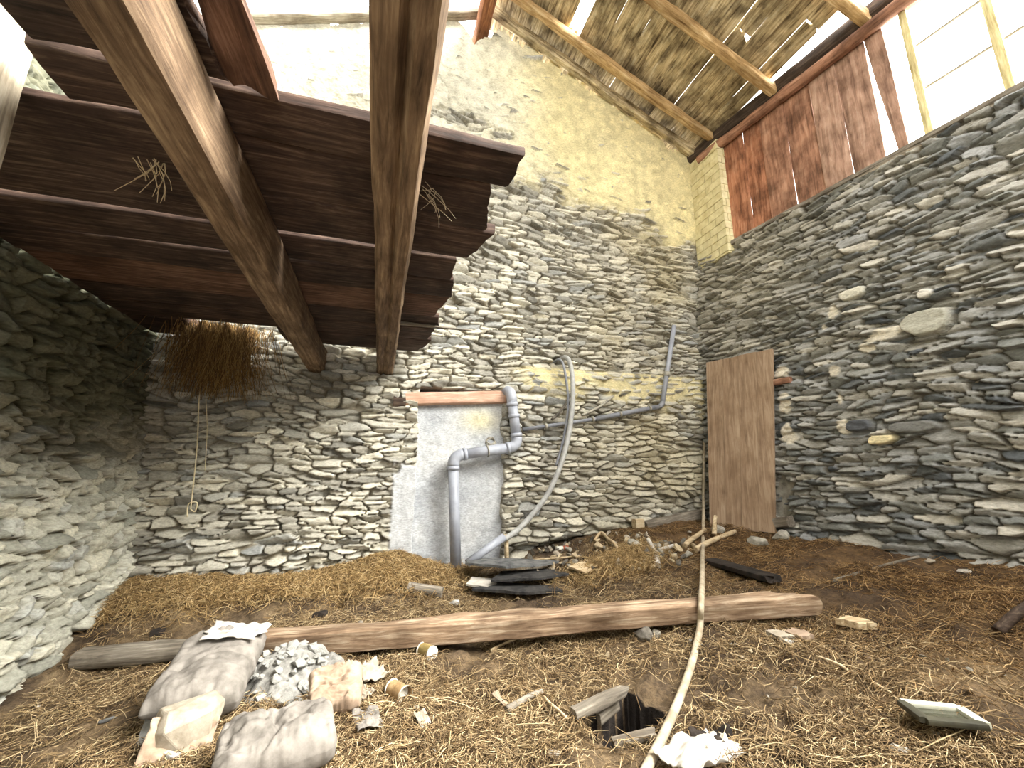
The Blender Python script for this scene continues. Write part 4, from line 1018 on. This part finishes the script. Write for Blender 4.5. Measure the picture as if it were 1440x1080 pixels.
# rubble of broken cement between the sacks: each lump on its own
protos = [rock_mesh('cement_chunk', 1, R.uniform(.7, .95), R.uniform(.55, .8), 200+i, 18) for i in range(6)]
for m_ in protos: m_.materials.append(M_cem)
RR = random.Random(77)
def chunk(p, s, label, group, mesh=None, name='cement_chunk'):
    o = bpy.data.objects.new(name, mesh or protos[RR.randrange(6)]); COL.objects.link(o)
    o.location = p; o.scale = (s, s*RR.uniform(.8, 1.1), s*RR.uniform(.8, 1.1)); o.rotation_euler = (RR.uniform(-.5, .5), RR.uniform(-.5, .5), RR.uniform(0, 6.28))
    return tag(o, label, 'cement', group)
big = [(446, 925, .075, .12, 'largest pale cement lump, on top of the heap behind the split sack'), (420, 950, .055, .09, None), (436, 958, .05, .06, None), (402, 972, .05, .05, None), (430, 977, .048, .05, None), (408, 938, .05, .08, None), (385, 965, .04, .04, None), (372, 940, .04, .05, None), (392, 925, .04, .05, None), (452, 948, .05, .07, None), (424, 985, .03, .04, None), (366, 978, .04, .03, None)]
LBc = 'grey-white broken cement piece in the rubble heap between the sacks'
def on_heap(x, y, s): p = P_(x, y); p.z += heap_h(p.x, p.y)+s*.25; return p
for (x, y, s, up, lb) in big: chunk(on_heap(x, y+10, s), s*.85, lb or LBc, None if lb else 'cement rubble between the sacks')
for i in range(95):
    x = 350+RR.random()*112; y = 925+RR.random()*66
    if (x-350)/112 > .8 and y > 972: continue
    s_ = RR.uniform(.012, .034); chunk(on_heap(x, y, s_), s_, LBc, 'cement rubble between the sacks')
chunk(P_(292, 995, .05), .06, 'white cement lump lying on the cream lump beside the split sack', None)
chunk(P_(240, 1074, .02), .035, 'small white cement lump at the very front of the sack pile', None)

# ------------------------------------------------------------------ stones and crumbs along the wall foot
for (x, y, s, mt, lb, sq) in [
 (893, 775, .085, M_rock, 'angular grey stone on the rubble below the thin pipe', 1), (932, 768, .075, M_rockd, 'dark grey stone beside the angular grey stone', 1),
 (1066, 765, .095, M_rock, 'rounded pale stone at the foot of the leaning panel, nearer the cable', 1), (1098, 757, .10, M_rock, 'rounded pale stone at the foot of the leaning panel, nearer the side wall', 1),
 (1010, 752, .09, M_rock, 'pale stone lump heaped in the wall corner', 1), (815, 786, .035, M_rockd, 'dark crust of stone on the thin lath by the plastic pipe', 1),
 (720, 806, .06, M_rockd, 'dark flat clod lying on the slate sheet', .5), (447, 866, .07, M_char, 'dark clod on the hay behind the long timber', .8), (222, 889, .06, M_char, 'small dark clod behind the short grey log', .7),
 (905, 903, .07, M_rockd, 'grey stone half buried below the middle of the long timber', 1), (925, 898, .04, M_rock, 'pale stone chip beside the half buried grey stone', 1),
 (640, 852, .05, M_cem, 'whitish lump squeezed between the tar sheet and the long timber', .8), (1038, 850, .03, M_paper, 'white scrap lying on the face of the long timber near its far end', .6),
 (150, 1020, .04, M_slate, 'small slate chip on the straw left of the sacks', .4), (52, 997, .018, M_paper, 'tiny white crumb on the straw under the low wall', 1),
 (967, 886, .030, M_paper, 'white crumb beside the cable just below the long timber', .6), (1266, 1062, .030, M_paper, 'white pebble beside the picture frame', .8), (1183, 1010, .025, M_cemw, 'cream chip between the floor hole and the picture frame', .6),
 (1225, 926, .03, M_sackb, 'tan chip on the brown straw towards the side wall', .5), (1145, 908, .0, None, None, 1), (900, 1066, .0, None, None, 1), (780, 1067, .028, M_cemw, 'white chip on the straw in front of the floor hole', .6),
 (1355, 799, .045, M_paper, 'white chip at the foot of the dark side wall', .6), (1305, 788, .05, M_cemw, 'cream chip by the end of the long pole', .7), (858, 815, .04, M_sackb, 'tan chip beside the pale board scrap', .7), (850, 817, .0, None, None, 1)]:
    if not lb: continue
    tag(rock('stone', P_(x, y), s, s*.8, s*.7*sq, int(x*7+y), mt), lb, 'stone')
LBr = 'crumb of fallen stone and mortar along the wall foot below the hose'
M_tan = speck('tan_rubble', lin((150, 132, 104)), lin((196, 180, 150)), 14, .9, .5)
protos2 = [rock_mesh('rubble_chip', 1, R.uniform(.6, .95), R.uniform(.35, .7), 240+i, 16) for i in range(5)]
for i, m_ in enumerate(protos2): m_.materials.append((M_tan, M_rock, M_cemw, M_tan, M_rockd)[i])
for i in range(130):
    x = RR.uniform(735, 985); y = RR.uniform(762, 812)-max(0, (x-820))*.09
    s = RR.uniform(.018, .058); o = bpy.data.objects.new('rubble_crumb', protos2[RR.randrange(5)]); COL.objects.link(o)
    o.location = P_(x, y, s*.5+.012); o.scale = (s, s*.9, s*.8); o.rotation_euler = (RR.random(), RR.random(), RR.random()*6)
    tag(o, LBr, 'rubble', 'rubble crumbs along the wall foot')
LBx = 'small chip of stone or mortar trodden into the floor straw'
for i in range(60):
    x = RR.uniform(480, 1420); y = RR.uniform(880, 1070)
    if 790 < x < 950 and 960 < y < 1060: x += 190
    s = RR.uniform(.006, .017)*(1.5 if y < 940 else 1); o = bpy.data.objects.new('stone_chip', protos2[RR.randrange(4)]); COL.objects.link(o)
    o.location = P_(x, y, s*.4+.008); o.scale = (s, s*.9, s*.6); o.rotation_euler = (RR.random(), RR.random(), RR.random()*6)
    tag(o, LBx, 'chip', 'chips scattered in the floor straw')
# white forked scrap
a = P_(925, 800, .02); b = P_(922, 785, .03); cL = P_(912, 772, .08); cR = P_(952, 772, .05)
bm = bmesh.new(); tube_bm(bm, smooth_path([a, b, cL], 6), lambda t: .03-.012*t, 8); tube_bm(bm, smooth_path([b, (b+cR)/2+Vector((0, 0, .01)), cR], 6), lambda t: .026-.012*t, 8)
tag(from_bm('forked_branch', bm, M_paper), 'white peeled forked branch in front of the dark grey stone', 'branch')
for i, (x, y, s) in enumerate(((850, 772, .09), (862, 788, .07))):
    o = new_obj('root', None) if False else None
a = P_(840, 765, .04)
pth = smooth_path([P_(836, 768, .02), P_(846, 762, .07), P_(856, 768, .05), P_(864, 778, .06), P_(872, 786, .02)], 6)
tag(tube('curled_root', pth, .014, W_pale, 8), 'curled pale root lying on the rubble beside the hose', 'root')

# ------------------------------------------------------------------ light: hazy bright sky
w = bpy.data.worlds.new('sky'); S.world = w; w.use_nodes = True
bg = w.node_tree.nodes['Background']; bg.inputs[0].default_value = (1.0, .985, .95, 1); bg.inputs[1].default_value = 3.7
sun = bpy.data.lights.new('sun', 'SUN'); sun.energy = 30; sun.angle = math.radians(75); sun.color = (1, .97, .90)
so = bpy.data.objects.new('sun', sun); COL.objects.link(so)
dr = Vector((-.84, .20, -.50)).normalized(); so.matrix_world = basis((8, -3, 9), Vector((8, -3, 9))+dr); so.rotation_euler = dr.to_track_quat('-Z', 'Y').to_euler()
S.view_settings.view_transform = 'Standard'; S.view_settings.look = 'None'; S.view_settings.gamma = 1; S.view_settings.use_curve_mapping = False
S.view_settings.exposure = 1.08
S.cycles.max_bounces = 8; S.cycles.diffuse_bounces = 5; S.cycles.use_denoising = True
